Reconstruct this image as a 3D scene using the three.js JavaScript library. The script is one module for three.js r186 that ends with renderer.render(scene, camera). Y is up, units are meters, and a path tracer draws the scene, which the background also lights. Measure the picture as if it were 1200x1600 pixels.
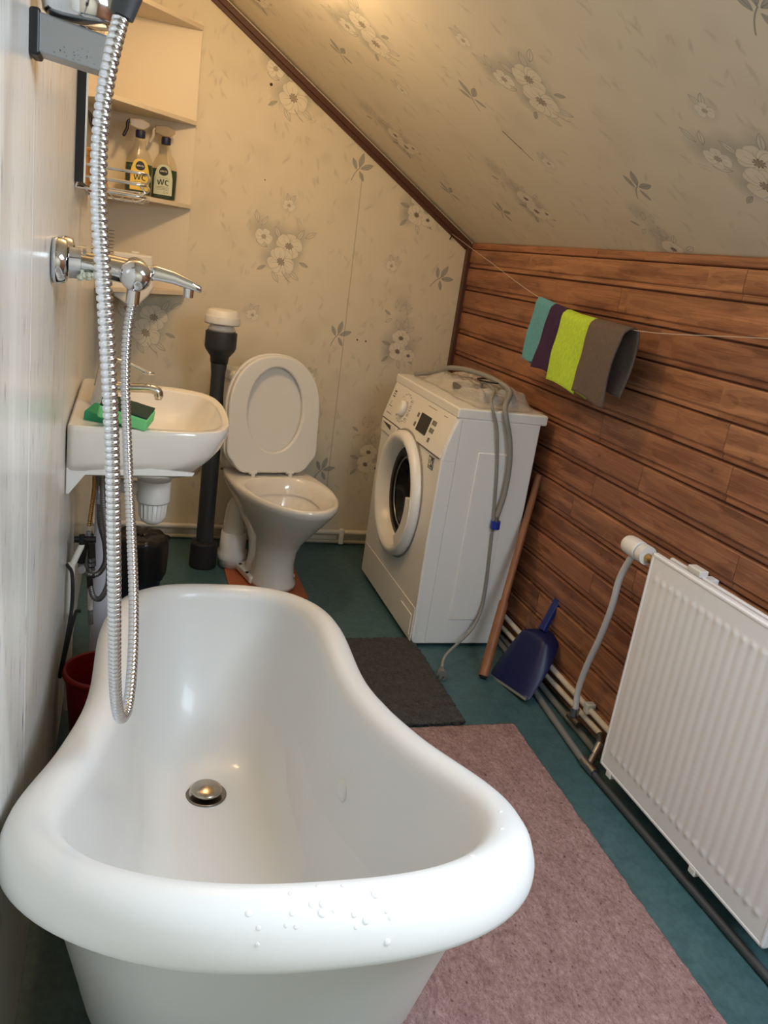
import * as THREE from 'three';
import { RoundedBoxGeometry } from 'three/addons/geometries/RoundedBoxGeometry.js';
import { mergeGeometries, mergeVertices } from 'three/addons/utils/BufferGeometryUtils.js';
import { Brush, Evaluator, SUBTRACTION } from 'three-bvh-csg';
import { ImprovedNoise } from 'three/addons/math/ImprovedNoise.js';
import { RectAreaLightUniformsLib } from 'three/addons/lights/RectAreaLightUniformsLib.js';

// ---------------------------------------------------------------- camera, sky, light, exposure
const V = (x, y, z) => new THREE.Vector3(x, y, z);
const scene = new THREE.Scene();
const renderer = new THREE.WebGLRenderer({ antialias: true });
renderer.toneMapping = THREE.LinearToneMapping;
renderer.toneMappingExposure = 1.14;
renderer.shadowMap.enabled = true;
RectAreaLightUniformsLib.init();

const FOCAL = 1276.15, EYE = V(0.126, 1.3, 3.56);
const RIGHT = V(0.95034, 0.14127, 0.2773), UP = V(-0.04801, 0.94691, -0.31789), BACK = V(-0.30749, 0.28879, 0.90667);
const camera = new THREE.PerspectiveCamera(2 * Math.atan(800 / FOCAL) * 180 / Math.PI, 0.75, 0.02, 30);
camera.position.copy(EYE);
camera.quaternion.setFromRotationMatrix(new THREE.Matrix4().makeBasis(RIGHT, UP, BACK));
scene.add(camera);

const SKY = new THREE.Color(0.62, 0.8, 1.0);
scene.background = SKY.clone().multiplyScalar(3.0);
// roof window in the sloped ceiling, to the right of the camera; s runs up the slope from the knee wall
const W = 1.56, KNEE = 1.44, SLOPE = 0.627, L = 4.15, HI = KNEE + W * SLOPE, T = 0.1;
const WIN = { s0: 0.14, s1: 0.84, z0: 2.85, z1: 3.65 };
const slope = (s, n, z) => { const c = Math.hypot(1, SLOPE); return V(W + (-s + SLOPE * n) / c, KNEE + (SLOPE * s + n) / c, z); };   // n: out through the roof
const daylight = new THREE.RectAreaLight(new THREE.Color(0.76, 0.87, 1.0), 17.5, WIN.z1 - WIN.z0 - 0.08, WIN.s1 - WIN.s0 - 0.08);
daylight.position.copy(slope((WIN.s0 + WIN.s1) / 2, 0.012, (WIN.z0 + WIN.z1) / 2));
daylight.lookAt(slope((WIN.s0 + WIN.s1) / 2, -1, (WIN.z0 + WIN.z1) / 2));
scene.add(daylight);

// ---------------------------------------------------------------- pixel of the photograph -> direction
const dir = (u, v) => V(0, 0, 0).addScaledVector(RIGHT, (u - 600) / FOCAL).addScaledVector(UP, -(v - 800) / FOCAL).sub(BACK);
const atX = (u, v, x) => { const d = dir(u, v); return d.multiplyScalar((x - EYE.x) / d.x).add(EYE); };
const atY = (u, v, y) => { const d = dir(u, v); return d.multiplyScalar((y - EYE.y) / d.y).add(EYE); };
const atZ = (u, v, z) => { const d = dir(u, v); return d.multiplyScalar((z - EYE.z) / d.z).add(EYE); };

// ---------------------------------------------------------------- helpers
let seed = 7;
const rnd = () => { seed = (seed * 1664525 + 1013904223) >>> 0; return seed / 4294967296; };
const rr = (a, b) => a + (b - a) * rnd();
const noise = new ImprovedNoise();
const taken = {};
const numbered = (n) => { const k = taken[n] = (taken[n] ?? -1) + 1; return k ? n + '_' + String(k).padStart(3, '0') : n; };
const S = (r, g, b) => new THREE.Color(`rgb(${r},${g},${b})`);
const mat = (c, rough = 0.6, o = {}) => new THREE.MeshPhysicalMaterial({ color: c, roughness: rough, ...o });
function mesh(name, geo, m, parent) {
  const o = new THREE.Mesh(geo, m); o.name = name; o.castShadow = o.receiveShadow = true;
  if (parent) parent.add(o);
  return o;
}
function thing(name, label, category, group) {
  const o = new THREE.Group(); o.name = numbered(name); o.userData = { label, category };
  if (group) o.userData.group = group;
  scene.add(o); return o;
}
// move a thing's origin to its base without moving the thing
function settle(g) {
  g.updateMatrixWorld(true);
  const b = new THREE.Box3().setFromObject(g), c = b.getCenter(V(0, 0, 0)); c.y = b.min.y;
  if (g.isMesh) { g.geometry.translate(-c.x, -c.y, -c.z); } else for (const k of g.children) k.position.sub(c);
  g.position.add(c); return g;
}
function single(name, geo, m, label, category, group) {
  const o = mesh(numbered(name), geo, m, scene); o.userData = { label, category };
  if (group) o.userData.group = group;
  return settle(o);
}
function struct(name, geo, m) { const o = mesh(name, geo, m, scene); o.userData = { kind: 'structure', label: null }; delete o.userData.label; return o; }
const flat = (g) => { const k = g.index ? g.toNonIndexed() : g; for (const n of Object.keys(k.attributes)) if (!['position', 'normal', 'uv'].includes(n)) k.deleteAttribute(n); return k; };
const join = (...gs) => mergeGeometries(gs.flat().map(flat));
const box = (x0, x1, y0, y1, z0, z1, r = 0) => (r ? new RoundedBoxGeometry(x1 - x0, y1 - y0, z1 - z0, 3, r) : new THREE.BoxGeometry(x1 - x0, y1 - y0, z1 - z0)).translate((x0 + x1) / 2, (y0 + y1) / 2, (z0 + z1) / 2);
function rod(a, b, r, r2 = r, seg = 18) {
  const d = b.clone().sub(a), g = new THREE.CylinderGeometry(r2, r, d.length(), seg);
  g.applyQuaternion(new THREE.Quaternion().setFromUnitVectors(V(0, 1, 0), d.normalize()));
  return g.translate((a.x + b.x) / 2, (a.y + b.y) / 2, (a.z + b.z) / 2);
}
const tube = (pts, r, n = 60, seg = 12, tension = 0.5) => new THREE.TubeGeometry(new THREE.CatmullRomCurve3(pts, false, 'centripetal', tension), n, r, seg, false);
const capped = (pts, r, n, seg) => join(tube(pts, r, n, seg), new THREE.SphereGeometry(r, 10, 8).translate(pts[0].x, pts[0].y, pts[0].z), new THREE.SphereGeometry(r, 10, 8).translate(pts.at(-1).x, pts.at(-1).y, pts.at(-1).z));
const lathe = (pts, seg = 40) => new THREE.LatheGeometry(pts.map(([r, y]) => new THREE.Vector2(r, y)), seg);
const at = (g, x, y, z) => g.translate(x, y, z);
// lathe whose axis runs from a towards b
function turned(pts, a, b, seg = 40) {
  const g = lathe(pts, seg);
  g.applyQuaternion(new THREE.Quaternion().setFromUnitVectors(V(0, 1, 0), b.clone().sub(a).normalize()));
  return g.translate(a.x, a.y, a.z);
}
// surface through rings of points; every ring closed
function loft(rings, capStart = false, capEnd = false) {
  const n = rings[0].length, p = [], ix = [];
  for (const r of rings) for (const q of r) p.push(q.x, q.y, q.z);
  for (let i = 0; i < rings.length - 1; i++) for (let j = 0; j < n; j++) {
    const a = i * n + j, b = i * n + (j + 1) % n, c = a + n, d = b + n;
    ix.push(a, b, d, a, d, c);
  }
  const cap = (i, flip) => {
    const c = V(0, 0, 0); for (const q of rings[i]) c.add(q); c.multiplyScalar(1 / n);
    const k = p.length / 3; p.push(c.x, c.y, c.z);
    for (let j = 0; j < n; j++) { const a = i * n + j, b = i * n + (j + 1) % n; flip ? ix.push(k, b, a) : ix.push(k, a, b); }
  };
  if (capStart) cap(0, true); if (capEnd) cap(rings.length - 1, false);
  const g = new THREE.BufferGeometry();
  g.setAttribute('position', new THREE.Float32BufferAttribute(p, 3)); g.setIndex(ix);
  const uv = new Float32Array(p.length / 3 * 2); for (let i = 0; i < p.length / 3; i++) { uv[2 * i] = p[3 * i] + p[3 * i + 2]; uv[2 * i + 1] = p[3 * i + 1]; }
  g.setAttribute('uv', new THREE.BufferAttribute(uv, 2));
  g.computeVertexNormals(); return g;
}
// a sheet with thickness: f(u, v) -> point
function sheet(f, nu, nv, t) {
  const P = []; for (let i = 0; i <= nu; i++) { P.push([]); for (let j = 0; j <= nv; j++) P[i].push(f(i / nu, j / nv)); }
  const N = P.map((row, i) => row.map((q, j) => {
    const a = P[Math.min(i + 1, nu)][j].clone().sub(P[Math.max(i - 1, 0)][j]), b = P[i][Math.min(j + 1, nv)].clone().sub(P[i][Math.max(j - 1, 0)]);
    return a.cross(b).normalize();
  }));
  const p = [], uv = [], ix = [], id = (s, i, j) => (s * (nu + 1) + i) * (nv + 1) + j;
  for (const s of [0, 1]) for (let i = 0; i <= nu; i++) for (let j = 0; j <= nv; j++) {
    const q = P[i][j].clone().addScaledVector(N[i][j], (s - 0.5) * t); p.push(q.x, q.y, q.z); uv.push(i / nu, j / nv);
  }
  for (let i = 0; i < nu; i++) for (let j = 0; j < nv; j++) {
    ix.push(id(1, i, j), id(1, i + 1, j), id(1, i + 1, j + 1), id(1, i, j), id(1, i + 1, j + 1), id(1, i, j + 1));
    ix.push(id(0, i, j), id(0, i + 1, j + 1), id(0, i + 1, j), id(0, i, j), id(0, i, j + 1), id(0, i + 1, j + 1));
  }
  const side = (a, b) => ix.push(id(0, ...a), id(0, ...b), id(1, ...b), id(0, ...a), id(1, ...b), id(1, ...a));
  for (let i = 0; i < nu; i++) { side([i, 0], [i + 1, 0]); side([i + 1, nv], [i, nv]); }
  for (let j = 0; j < nv; j++) { side([nu, j], [nu, j + 1]); side([0, j + 1], [0, j]); }
  const g = new THREE.BufferGeometry();
  g.setAttribute('position', new THREE.Float32BufferAttribute(p, 3)); g.setAttribute('uv', new THREE.Float32BufferAttribute(uv, 2)); g.setIndex(ix);
  g.computeVertexNormals(); return g;
}
function extrude(pts, depth, bevel = 0, holes = [], curve = 24) {
  const s = pts instanceof THREE.Shape ? pts : new THREE.Shape(pts.map(([x, y]) => new THREE.Vector2(x, y)));
  s.holes = holes;
  return new THREE.ExtrudeGeometry(s, { depth: depth - 2 * bevel, bevelEnabled: bevel > 0, bevelThickness: bevel, bevelSize: bevel, bevelOffset: -bevel, bevelSegments: 3, curveSegments: curve }).translate(0, 0, bevel);
}
function canvas(w, h, draw, srgb = true) {
  const c = document.createElement('canvas'); c.width = w; c.height = h;
  const x = c.getContext('2d'); draw(x, w, h);
  const t = new THREE.CanvasTexture(c); if (srgb) t.colorSpace = THREE.SRGBColorSpace;
  t.wrapS = t.wrapT = THREE.RepeatWrapping; t.anisotropy = 8; return t;
}
function dataTex(w, h, f, srgb = true) {
  const d = new Uint8Array(w * h * 4);
  for (let y = 0; y < h; y++) for (let x = 0; x < w; x++) { const c = f(x, y), k = (y * w + x) * 4; d[k] = c[0]; d[k + 1] = c[1]; d[k + 2] = c[2]; d[k + 3] = 255; }
  const t = new THREE.DataTexture(d, w, h); t.magFilter = THREE.LinearFilter; t.minFilter = THREE.LinearMipmapLinearFilter; t.generateMipmaps = true;
  t.wrapS = t.wrapT = THREE.RepeatWrapping; if (srgb) t.colorSpace = THREE.SRGBColorSpace; t.needsUpdate = true; return t;
}
const clamp = (x) => Math.max(0, Math.min(255, x));
const metres = (t, w, h, ox = 0, oy = 0) => { const k = t.clone(); k.repeat.set(1 / w, 1 / h); k.offset.set(ox, oy); k.needsUpdate = true; return k; };

// ---------------------------------------------------------------- shared materials
const M = {
  enamel: mat(S(219, 219, 216), 0.38, { clearcoat: 0.14, clearcoatRoughness: 0.08 }),
  ceramic: mat(S(230, 224, 213), 0.16, { clearcoat: 0.5, clearcoatRoughness: 0.06 }),
  whitePlastic: mat(S(228, 226, 220), 0.38),
  machine: mat(S(236, 235, 231), 0.32),
  machineFront: mat(S(236, 233, 227), 0.3),
  radiator: mat(S(238, 238, 239), 0.34),
  chrome: mat(S(210, 212, 215), 0.09, { metalness: 1 }),
  steel: mat(S(170, 172, 175), 0.28, { metalness: 1 }),
  braided: mat(S(120, 118, 115), 0.45, { metalness: 0.7 }),
  brass: mat(S(190, 150, 95), 0.3, { metalness: 1 }),
  black: mat(S(18, 18, 20), 0.45),
  darkGrey: mat(S(46, 48, 50), 0.5),
  rubber: mat(S(24, 24, 25), 0.7),
  shelfBoard: mat(S(226, 214, 192), 0.45),
  pipeWhite: mat(S(224, 217, 203), 0.4),
  pipeGrey: mat(S(120, 122, 120), 0.5),
  hoseGrey: mat(S(140, 138, 132), 0.45),
  navy: mat(S(16, 24, 74), 0.42),
  blue: mat(S(22, 42, 112), 0.4),
  red: mat(S(150, 26, 22), 0.42),
};

// ---------------------------------------------------------------- the room
// wallpaper print
function petalFlower(c, x, y, r, rot, n, tone, heart) {
  c.save(); c.translate(x, y); c.rotate(rot); c.scale(1, 0.86);
  for (let i = 0; i < n; i++) {
    c.save(); c.rotate(i * 2 * Math.PI / n + 0.25 * Math.sin(i * 2.3)); c.beginPath();
    c.moveTo(0, 0); c.bezierCurveTo(r * 0.55, -r * 0.3, r * 0.5, -r * 1.02, r * 0.05, -r * (0.92 + 0.1 * Math.sin(i * 3.1))); c.bezierCurveTo(-r * 0.5, -r * 1.02, -r * 0.5, -r * 0.3, 0, 0);
    c.fillStyle = tone; c.fill(); c.strokeStyle = 'rgba(150,144,130,0.4)'; c.lineWidth = r * 0.035; c.stroke();
    c.beginPath(); c.moveTo(0, -r * 0.18); c.lineTo(r * 0.02, -r * 0.62); c.strokeStyle = 'rgba(150,144,132,0.5)'; c.lineWidth = r * 0.03; c.stroke();
    c.restore();
  }
  c.beginPath(); c.arc(0, 0, r * 0.2, 0, 7); c.fillStyle = heart; c.fill();
  for (let i = 0; i < 9; i++) { const a = i * 0.7; c.beginPath(); c.arc(Math.cos(a) * r * 0.24, Math.sin(a) * r * 0.22, r * 0.045, 0, 7); c.fillStyle = 'rgba(96,84,76,0.75)'; c.fill(); }
  c.restore();
}
function leaf(c, x, y, len, rot, col) {
  c.save(); c.translate(x, y); c.rotate(rot); c.beginPath(); c.moveTo(0, 0);
  c.quadraticCurveTo(len * 0.36, -len * 0.5, 0, -len); c.quadraticCurveTo(-len * 0.34, -len * 0.5, 0, 0);
  c.fillStyle = col; c.fill(); c.strokeStyle = 'rgba(112,112,108,0.6)'; c.lineWidth = len * 0.03; c.stroke();
  c.beginPath(); c.moveTo(0, 0); c.lineTo(0, -len * 0.9); c.stroke(); c.restore();
}
function blot(c, x, y, r, col) { const g = c.createRadialGradient(x, y, 0, x, y, r); g.addColorStop(0, col + ')'); g.addColorStop(1, col.replace(/[\d.]+$/, '0') + ')'); c.fillStyle = g; c.fillRect(x - r, y - r, 2 * r, 2 * r); }
const PETAL = 'rgba(230,222,202,0.85)', GREY = 'rgba(134,134,124,0.45)', PALE = 'rgba(220,212,192,0.75)', HEART = 'rgba(160,146,124,0.9)';
function bouquetA(c, x, y, k) {            // k: pixels per metre
  const s = k * 0.001;
  for (const [dx, dy, r, a] of [[-20, -40, 70, .34], [30, 10, 80, .36], [-45, 50, 55, .34], [70, -50, 55, .28], [-95, -60, 60, .3], [40, 70, 50, .3]]) blot(c, x + dx * s, y + dy * s, r * s, `rgba(122,128,124,${a * 1.25}`);
  for (const [dx, dy, l, a, col] of [[-10, -30, 52, -0.5, PALE], [60, -30, 55, 0.5, PALE], [95, -45, 52, 1.0, PALE], [-60, 10, 52, -1.2, PALE], [-30, 100, 55, 2.6, PALE], [40, 95, 55, 2.2, PALE], [-105, -80, 48, -0.3, PALE], [-90, -70, 44, 0.5, PALE], [-60, 85, 40, -2.1, GREY], [80, 55, 42, 1.9, GREY]]) leaf(c, x + dx * s, y + dy * s, l * s, a, col);
  petalFlower(c, x - 78 * s, y - 28 * s, 40 * s, 0.4, 6, 'rgba(232,226,210,0.8)', 'rgba(170,152,130,0.8)');
  petalFlower(c, x + 30 * s, y - 4 * s, 62 * s, 0.1, 8, PETAL, HEART);
  petalFlower(c, x + 2 * s, y + 62 * s, 66 * s, 0.7, 8, PETAL, HEART);
  c.strokeStyle = 'rgba(130,126,112,0.6)'; c.lineWidth = 3 * s;
  c.beginPath(); c.moveTo(x + 10 * s, y + 100 * s); c.quadraticCurveTo(x + 30 * s, y + 130 * s, x + 50 * s, y + 140 * s); c.stroke();
}
function bouquetB(c, x, y, k) {
  const s = k * 0.001;
  for (const [dx, dy, r, a] of [[0, -60, 60, .28], [-30, 20, 70, .34], [40, 30, 60, .28], [-10, -150, 55, .2], [-45, 70, 48, .3]]) blot(c, x + dx * s, y + dy * s, r * s, `rgba(124,122,120,${a * 1.25}`);
  for (const [dx, dy, l, a, col] of [[-10, -40, 48, -0.4, PALE], [12, -44, 52, 0.15, PALE], [28, -30, 44, 0.8, PALE], [60, 0, 46, 1.2, PALE], [-40, 30, 44, -1.3, GREY], [-40, -130, 40, 0.1, PALE], [-20, -120, 42, 0.7, PALE], [14, -110, 40, 0.6, PALE], [-60, -100, 34, -1.0, GREY], [-50, -85, 36, -2.1, PALE], [10, -80, 34, 2.4, PALE], [0, 90, 46, 2.8, PALE], [40, 80, 40, 2.2, GREY], [-45, 80, 40, -2.4, GREY]]) leaf(c, x + dx * s, y + dy * s, l * s, a, col);
  petalFlower(c, x + 4 * s, y - 4 * s, 46 * s, 0.2, 9, PETAL, 'rgba(120,104,92,0.95)');
  petalFlower(c, x - 4 * s, y + 56 * s, 48 * s, 0.6, 9, PETAL, 'rgba(120,104,92,0.95)');
  petalFlower(c, x + 50 * s, y + 70 * s, 34 * s, 0.1, 8, PETAL, 'rgba(110,98,92,0.95)');
}
function sprig(c, x, y, k, rot = 0) {
  const s = k * 0.001; c.save(); c.translate(x, y); c.rotate(rot);
  c.strokeStyle = 'rgba(118,118,112,0.75)'; c.lineWidth = 3 * s; c.beginPath(); c.moveTo(-25 * s, 55 * s); c.quadraticCurveTo(-16 * s, 20 * s, 6 * s, 0); c.stroke();
  for (const [dx, dy, l, a] of [[-8, 8, 46, -0.45], [4, 0, 58, 0.2], [10, 4, 56, 1.2], [6, 14, 42, 2.6]]) leaf(c, dx * s, dy * s, l * s, a, 'rgba(140,142,136,0.62)');
  c.restore();
}
function bud(c, x, y, k) { const s = k * 0.001; blot(c, x, y, 45 * s, 'rgba(135,135,128,0.25'); leaf(c, x, y, 40 * s, -0.3, PALE); leaf(c, x, y, 42 * s, 0.6, PALE); petalFlower(c, x, y + 8 * s, 28 * s, 0.3, 5, 'rgba(230,224,208,0.85)', 'rgba(170,150,130,0.7)'); }
function paper(c, w, h, k) {
  c.fillStyle = 'rgb(222,212,190)'; c.fillRect(0, 0, w, h);
  for (let i = 0; i < 420; i++) {                  // marbled print of the paper
    const x = rnd() * w, y = rnd() * h, r = rr(0.02, 0.09) * k;
    blot(c, x, y, r, rnd() < 0.5 ? 'rgba(232,224,202,0.22' : 'rgba(186,176,156,0.15');
  }
  for (let i = 0; i < 620; i++) {                  // small feathery strokes
    const x = rnd() * w, y = rnd() * h, s = k * 0.001, a = rr(-0.8, 0.8);
    for (let j = 0; j < 3; j++) { c.save(); c.translate(x + rr(-9, 9) * s, y + rr(-12, 12) * s); c.rotate(a + rr(-0.4, 0.4)); c.fillStyle = `rgba(150,143,126,${rr(0.04, 0.13)})`; c.beginPath(); c.ellipse(0, 0, rr(2, 6) * s, rr(8, 24) * s, 0, 0, 7); c.fill(); c.restore(); }
  }
}
const KB = 840;
const backPaper = canvas(Math.round(W * KB), Math.round(HI * KB), (c, w, h) => {
  paper(c, w, h, KB);
  const p = (x, y) => [x * KB, h - y * KB, KB];
  for (const [x, y] of [[0.715, 1.305], [0.7, 1.93], [0.19, 0.95], [0.2, 1.62], [0.71, 0.68], [0.72, 0.05]]) bouquetA(c, ...p(x, y));
  for (const [x, y] of [[1.287, 0.985], [1.284, 1.571], [1.21, 0.45], [0.5, 0.4], [0.95, 1.98]]) bouquetB(c, ...p(x, y));
  for (const [x, y, a] of [[1.0, 1.66, 0], [1.43, 1.275, 0.3], [0.997, 0.975, 0], [1.0, 0.36, 0.1]]) { sprig(c, ...p(x, y), a); }
  for (const [x, y] of [[0.728, 1.476], [0.62, 1.02], [1.2, 1.3], [0.9, 0.78]]) bud(c, ...p(x, y));
  // where two lengths of paper meet, and pin holes
  c.strokeStyle = 'rgba(120,104,80,0.35)'; c.lineWidth = 3; c.beginPath(); c.moveTo(...p(1.02, 1.64).slice(0, 2)); c.lineTo(...p(1.026, 1.2).slice(0, 2)); c.lineTo(...p(1.04, 0.05).slice(0, 2)); c.stroke();
  c.fillStyle = 'rgb(40,30,24)'; for (const [x, y, r] of [[0.61, 1.9, 5], [1.41, 1.5, 3], [1.5, 1.43, 3], [1.09, 0.96, 3], [1.13, 0.958, 3], [0.62, 1.55, 2]]) { c.beginPath(); c.arc(x * KB, h - y * KB, r, 0, 7); c.fill(); }
});
const SLEN = W * Math.hypot(1, SLOPE), KC = 800, CZ = 2.56;
const ceilPaper = canvas(Math.round(CZ * KC), Math.round(SLEN * KC), (c, w, h) => {
  paper(c, w, h, KC);
  // u runs towards the camera (z), v runs up the slope from the knee wall
  const q = (x, z) => [z * KC, h - (W - x) * Math.hypot(1, SLOPE) * KC, KC];
  for (const [x, z] of [[1.03, 1.48], [1.316, 2.03], [0.74, 0.87], [0.55, 2.2], [0.3, 1.4]]) bouquetA(c, ...q(x, z));
  for (const [x, z] of [[1.36, 0.9], [1.05, 0.32], [0.7, 1.9], [1.55, 1.5], [0.45, 0.3]]) bouquetB(c, ...q(x, z));
  for (const [x, z, a] of [[1.014, 1.155, 0], [1.34, 1.58, 0.3], [1.04, 2.3, 0.2], [0.75, 0.55, 0.3], [1.4, 0.62, 0.4], [1.3, 0.3, 0]]) sprig(c, ...q(x, z), a);
  for (const [x, z] of [[1.18, 2.02], [0.885, 1.37], [1.24, 1.25], [0.92, 0.75]]) bud(c, ...q(x, z));
  c.strokeStyle = 'rgba(50,36,26,0.9)'; c.lineWidth = 4; c.beginPath(); c.moveTo(...q(1.128, 1.155).slice(0, 2)); c.lineTo(...q(1.19, 1.17).slice(0, 2)); c.stroke();
  c.lineWidth = 2; c.beginPath(); c.moveTo(...q(1.19, 1.17).slice(0, 2)); c.lineTo(...q(1.232, 1.178).slice(0, 2)); c.stroke();
});
const paperMat = (t) => mat(S(255, 255, 255), 0.62, { map: t });
struct('wall_back', extrude([[-T, 0], [W + T, 0], [W + T, KNEE - T * SLOPE + 0.02], [-T, HI + T * SLOPE + 0.02]], T).translate(0, 0, -T), paperMat(metres(backPaper, W, HI)));
{ // sloped ceiling: a slab with an opening, uv in metres
  const piece = (s0, s1, z0, z1) => {
    const g = new THREE.BoxGeometry(s1 - s0, 0.1, z1 - z0), pos = g.attributes.position, uv = g.attributes.uv;
    for (let i = 0; i < pos.count; i++) {
      const s = pos.getX(i) + (s0 + s1) / 2, n = pos.getY(i) + 0.05, z = pos.getZ(i) + (z0 + z1) / 2, q = slope(s, n, z);
      uv.setXY(i, z / CZ, s / SLEN); pos.setXYZ(i, q.x, q.y, q.z);
    }
    g.index.array.reverse(); g.computeVertexNormals(); return g;
  };
  const a = -0.12, b = SLEN + 0.13, { s0, s1, z0, z1 } = WIN;
  struct('ceiling', join(piece(a, b, -0.1, z0), piece(a, b, z1, L + 0.1), piece(a, s0, z0, z1), piece(s1, b, z0, z1)), paperMat(ceilPaper));
  // window frame and pane set into the opening
  const bar = (p0, p1, q0, q1) => { const g = piece(p0, p1, q0, q1), p = g.attributes.position; const k = slope(0, 0.03, 0).sub(slope(0, 0, 0)); g.translate(k.x, k.y, k.z); return g; };
  const f = struct('window_1', join(bar(s0, s0 + 0.04, z0, z1), bar(s1 - 0.04, s1, z0, z1), bar(s0 + 0.04, s1 - 0.04, z0, z0 + 0.04), bar(s0 + 0.04, s1 - 0.04, z1 - 0.04, z1)), mat(S(235, 235, 232), 0.4));
  const pane = new THREE.BoxGeometry(s1 - s0 - 0.08, 0.004, z1 - z0 - 0.08).rotateZ(-Math.atan(SLOPE)), c = slope((s0 + s1) / 2, 0.07, (z0 + z1) / 2);
  mesh('pane', pane.translate(c.x, c.y, c.z), mat(S(255, 255, 255), 0.02, { transmission: 1, thickness: 0, ior: 1.5 }), f);
}
// floor: mottled teal vinyl
const vinyl = dataTex(512, 512, (x, y) => {
  const n = noise.noise(x / 60, y / 60, 1) * 10 + noise.noise(x / 17, y / 23, 4) * 9 + noise.noise(x / 5, y / 5, 8) * 6 + (rnd() - 0.5) * 6, f = rnd() < 0.0015 ? 40 : 0;
  return [clamp(62 + n * 0.9 + f), clamp(94 + n + f), clamp(98 + n + f)];
});
struct('floor', box(-T, W + T, -0.08, 0, -T, L + T), mat(S(255, 255, 255), 0.42, { map: metres(vinyl, 0.227, 0.081) }));
// left wall: pale wood-print panels on a wall
const streak = dataTex(512, 1024, (x, y) => {
  const n = noise.noise(x / 7, y / 420, 2) * 9 + noise.noise(x / 26, y / 300, 9) * 9 + noise.noise(x / 3, y / 160, 5) * 5;
  const d = noise.noise(x / 9, y / 46, 12), k = d > 0.42 ? (d - 0.42) * 260 : 0;
  return [clamp(226 + n - k), clamp(224 + n - k), clamp(217 + n - k * 0.9)];
});
const wl = struct('wall_left', box(-T, -0.012, 0, HI + 0.06, -T, L + T), mat(S(96, 90, 82), 0.8));
{
  const tex = metres(streak, 0.62, 1.2), pm = mat(S(255, 255, 255), 0.3, { map: tex, clearcoat: 0.25, clearcoatRoughness: 0.2 });
  const edges = [0.0, 0.55, 1.15, 1.75, 2.35, 2.95, 3.55, L];
  for (let i = 0; i < edges.length - 1; i++) {
    const a = edges[i] + 0.001, b = edges[i + 1] - 0.001, g = new RoundedBoxGeometry(0.012, HI - 0.01, b - a, 2, 0.0015).translate(-0.006, HI / 2, (a + b) / 2), p = g.attributes.position, uv = g.attributes.uv;
    for (let j = 0; j < p.count; j++) uv.setXY(j, p.getZ(j) + i * 0.17, p.getY(j) + i * 0.37);
    mesh('panel', g, pm, wl);
  }
}
// right wall: stained boards one by one in front of a dark backing
const wood = canvas(1024, 1024, (c, w, h) => {
  const tones = [[152, 104, 74], [138, 90, 64], [164, 116, 84], [134, 90, 66], [154, 102, 72], [146, 99, 71], [168, 120, 86], [140, 94, 69]];
  for (let s = 0; s < 8; s++) {
    const [r, g, b] = tones[s], y0 = s * 128;
    c.fillStyle = `rgb(${r},${g},${b})`; c.fillRect(0, y0, w, 128);
    c.save(); c.beginPath(); c.rect(0, y0, w, 128); c.clip();
    for (let i = 0; i < 70; i++) { const x = rnd() * w, y = y0 + rnd() * 128, rx = rr(30, 170), ry = rr(6, 26); c.fillStyle = rnd() < 0.5 ? `rgba(198,140,98,${rr(0.06, 0.26)})` : `rgba(84,46,30,${rr(0.06, 0.24)})`; c.beginPath(); c.ellipse(x, y, rx, ry, rr(-0.08, 0.08), 0, 7); c.fill(); }
    for (let i = 0; i < 120; i++) { const y = y0 + rnd() * 128, x = rnd() * w, l = rr(60, 420); c.strokeStyle = rnd() < 0.6 ? `rgba(84,46,30,${rr(0.08, 0.3)})` : `rgba(186,126,88,${rr(0.08, 0.25)})`; c.lineWidth = rr(0.8, 2.6); c.beginPath(); c.moveTo(x, y); c.bezierCurveTo(x + l * 0.3, y + rr(-7, 7), x + l * 0.6, y + rr(-7, 7), x + l, y + rr(-5, 5)); c.stroke(); }
    for (let i = 0; i < 2; i++) { const x = rnd() * w, y = y0 + rr(24, 104), k = rr(3, 9); for (let j = 5; j > 0; j--) { c.strokeStyle = 'rgba(80,46,30,0.22)'; c.lineWidth = 2; c.beginPath(); c.ellipse(x, y, k * (1 + j * 0.7), k * 0.45 * (1 + j * 0.42), 0, 0, 7); c.stroke(); } c.fillStyle = 'rgba(76,42,28,0.55)'; c.beginPath(); c.ellipse(x, y, k, k * 0.6, 0, 0, 7); c.fill(); }
    c.restore();
  }
});
const wr = struct('wall_right', box(W, W + T, 0, KNEE, -T, L + T), mat(S(74, 44, 30), 0.7));
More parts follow.
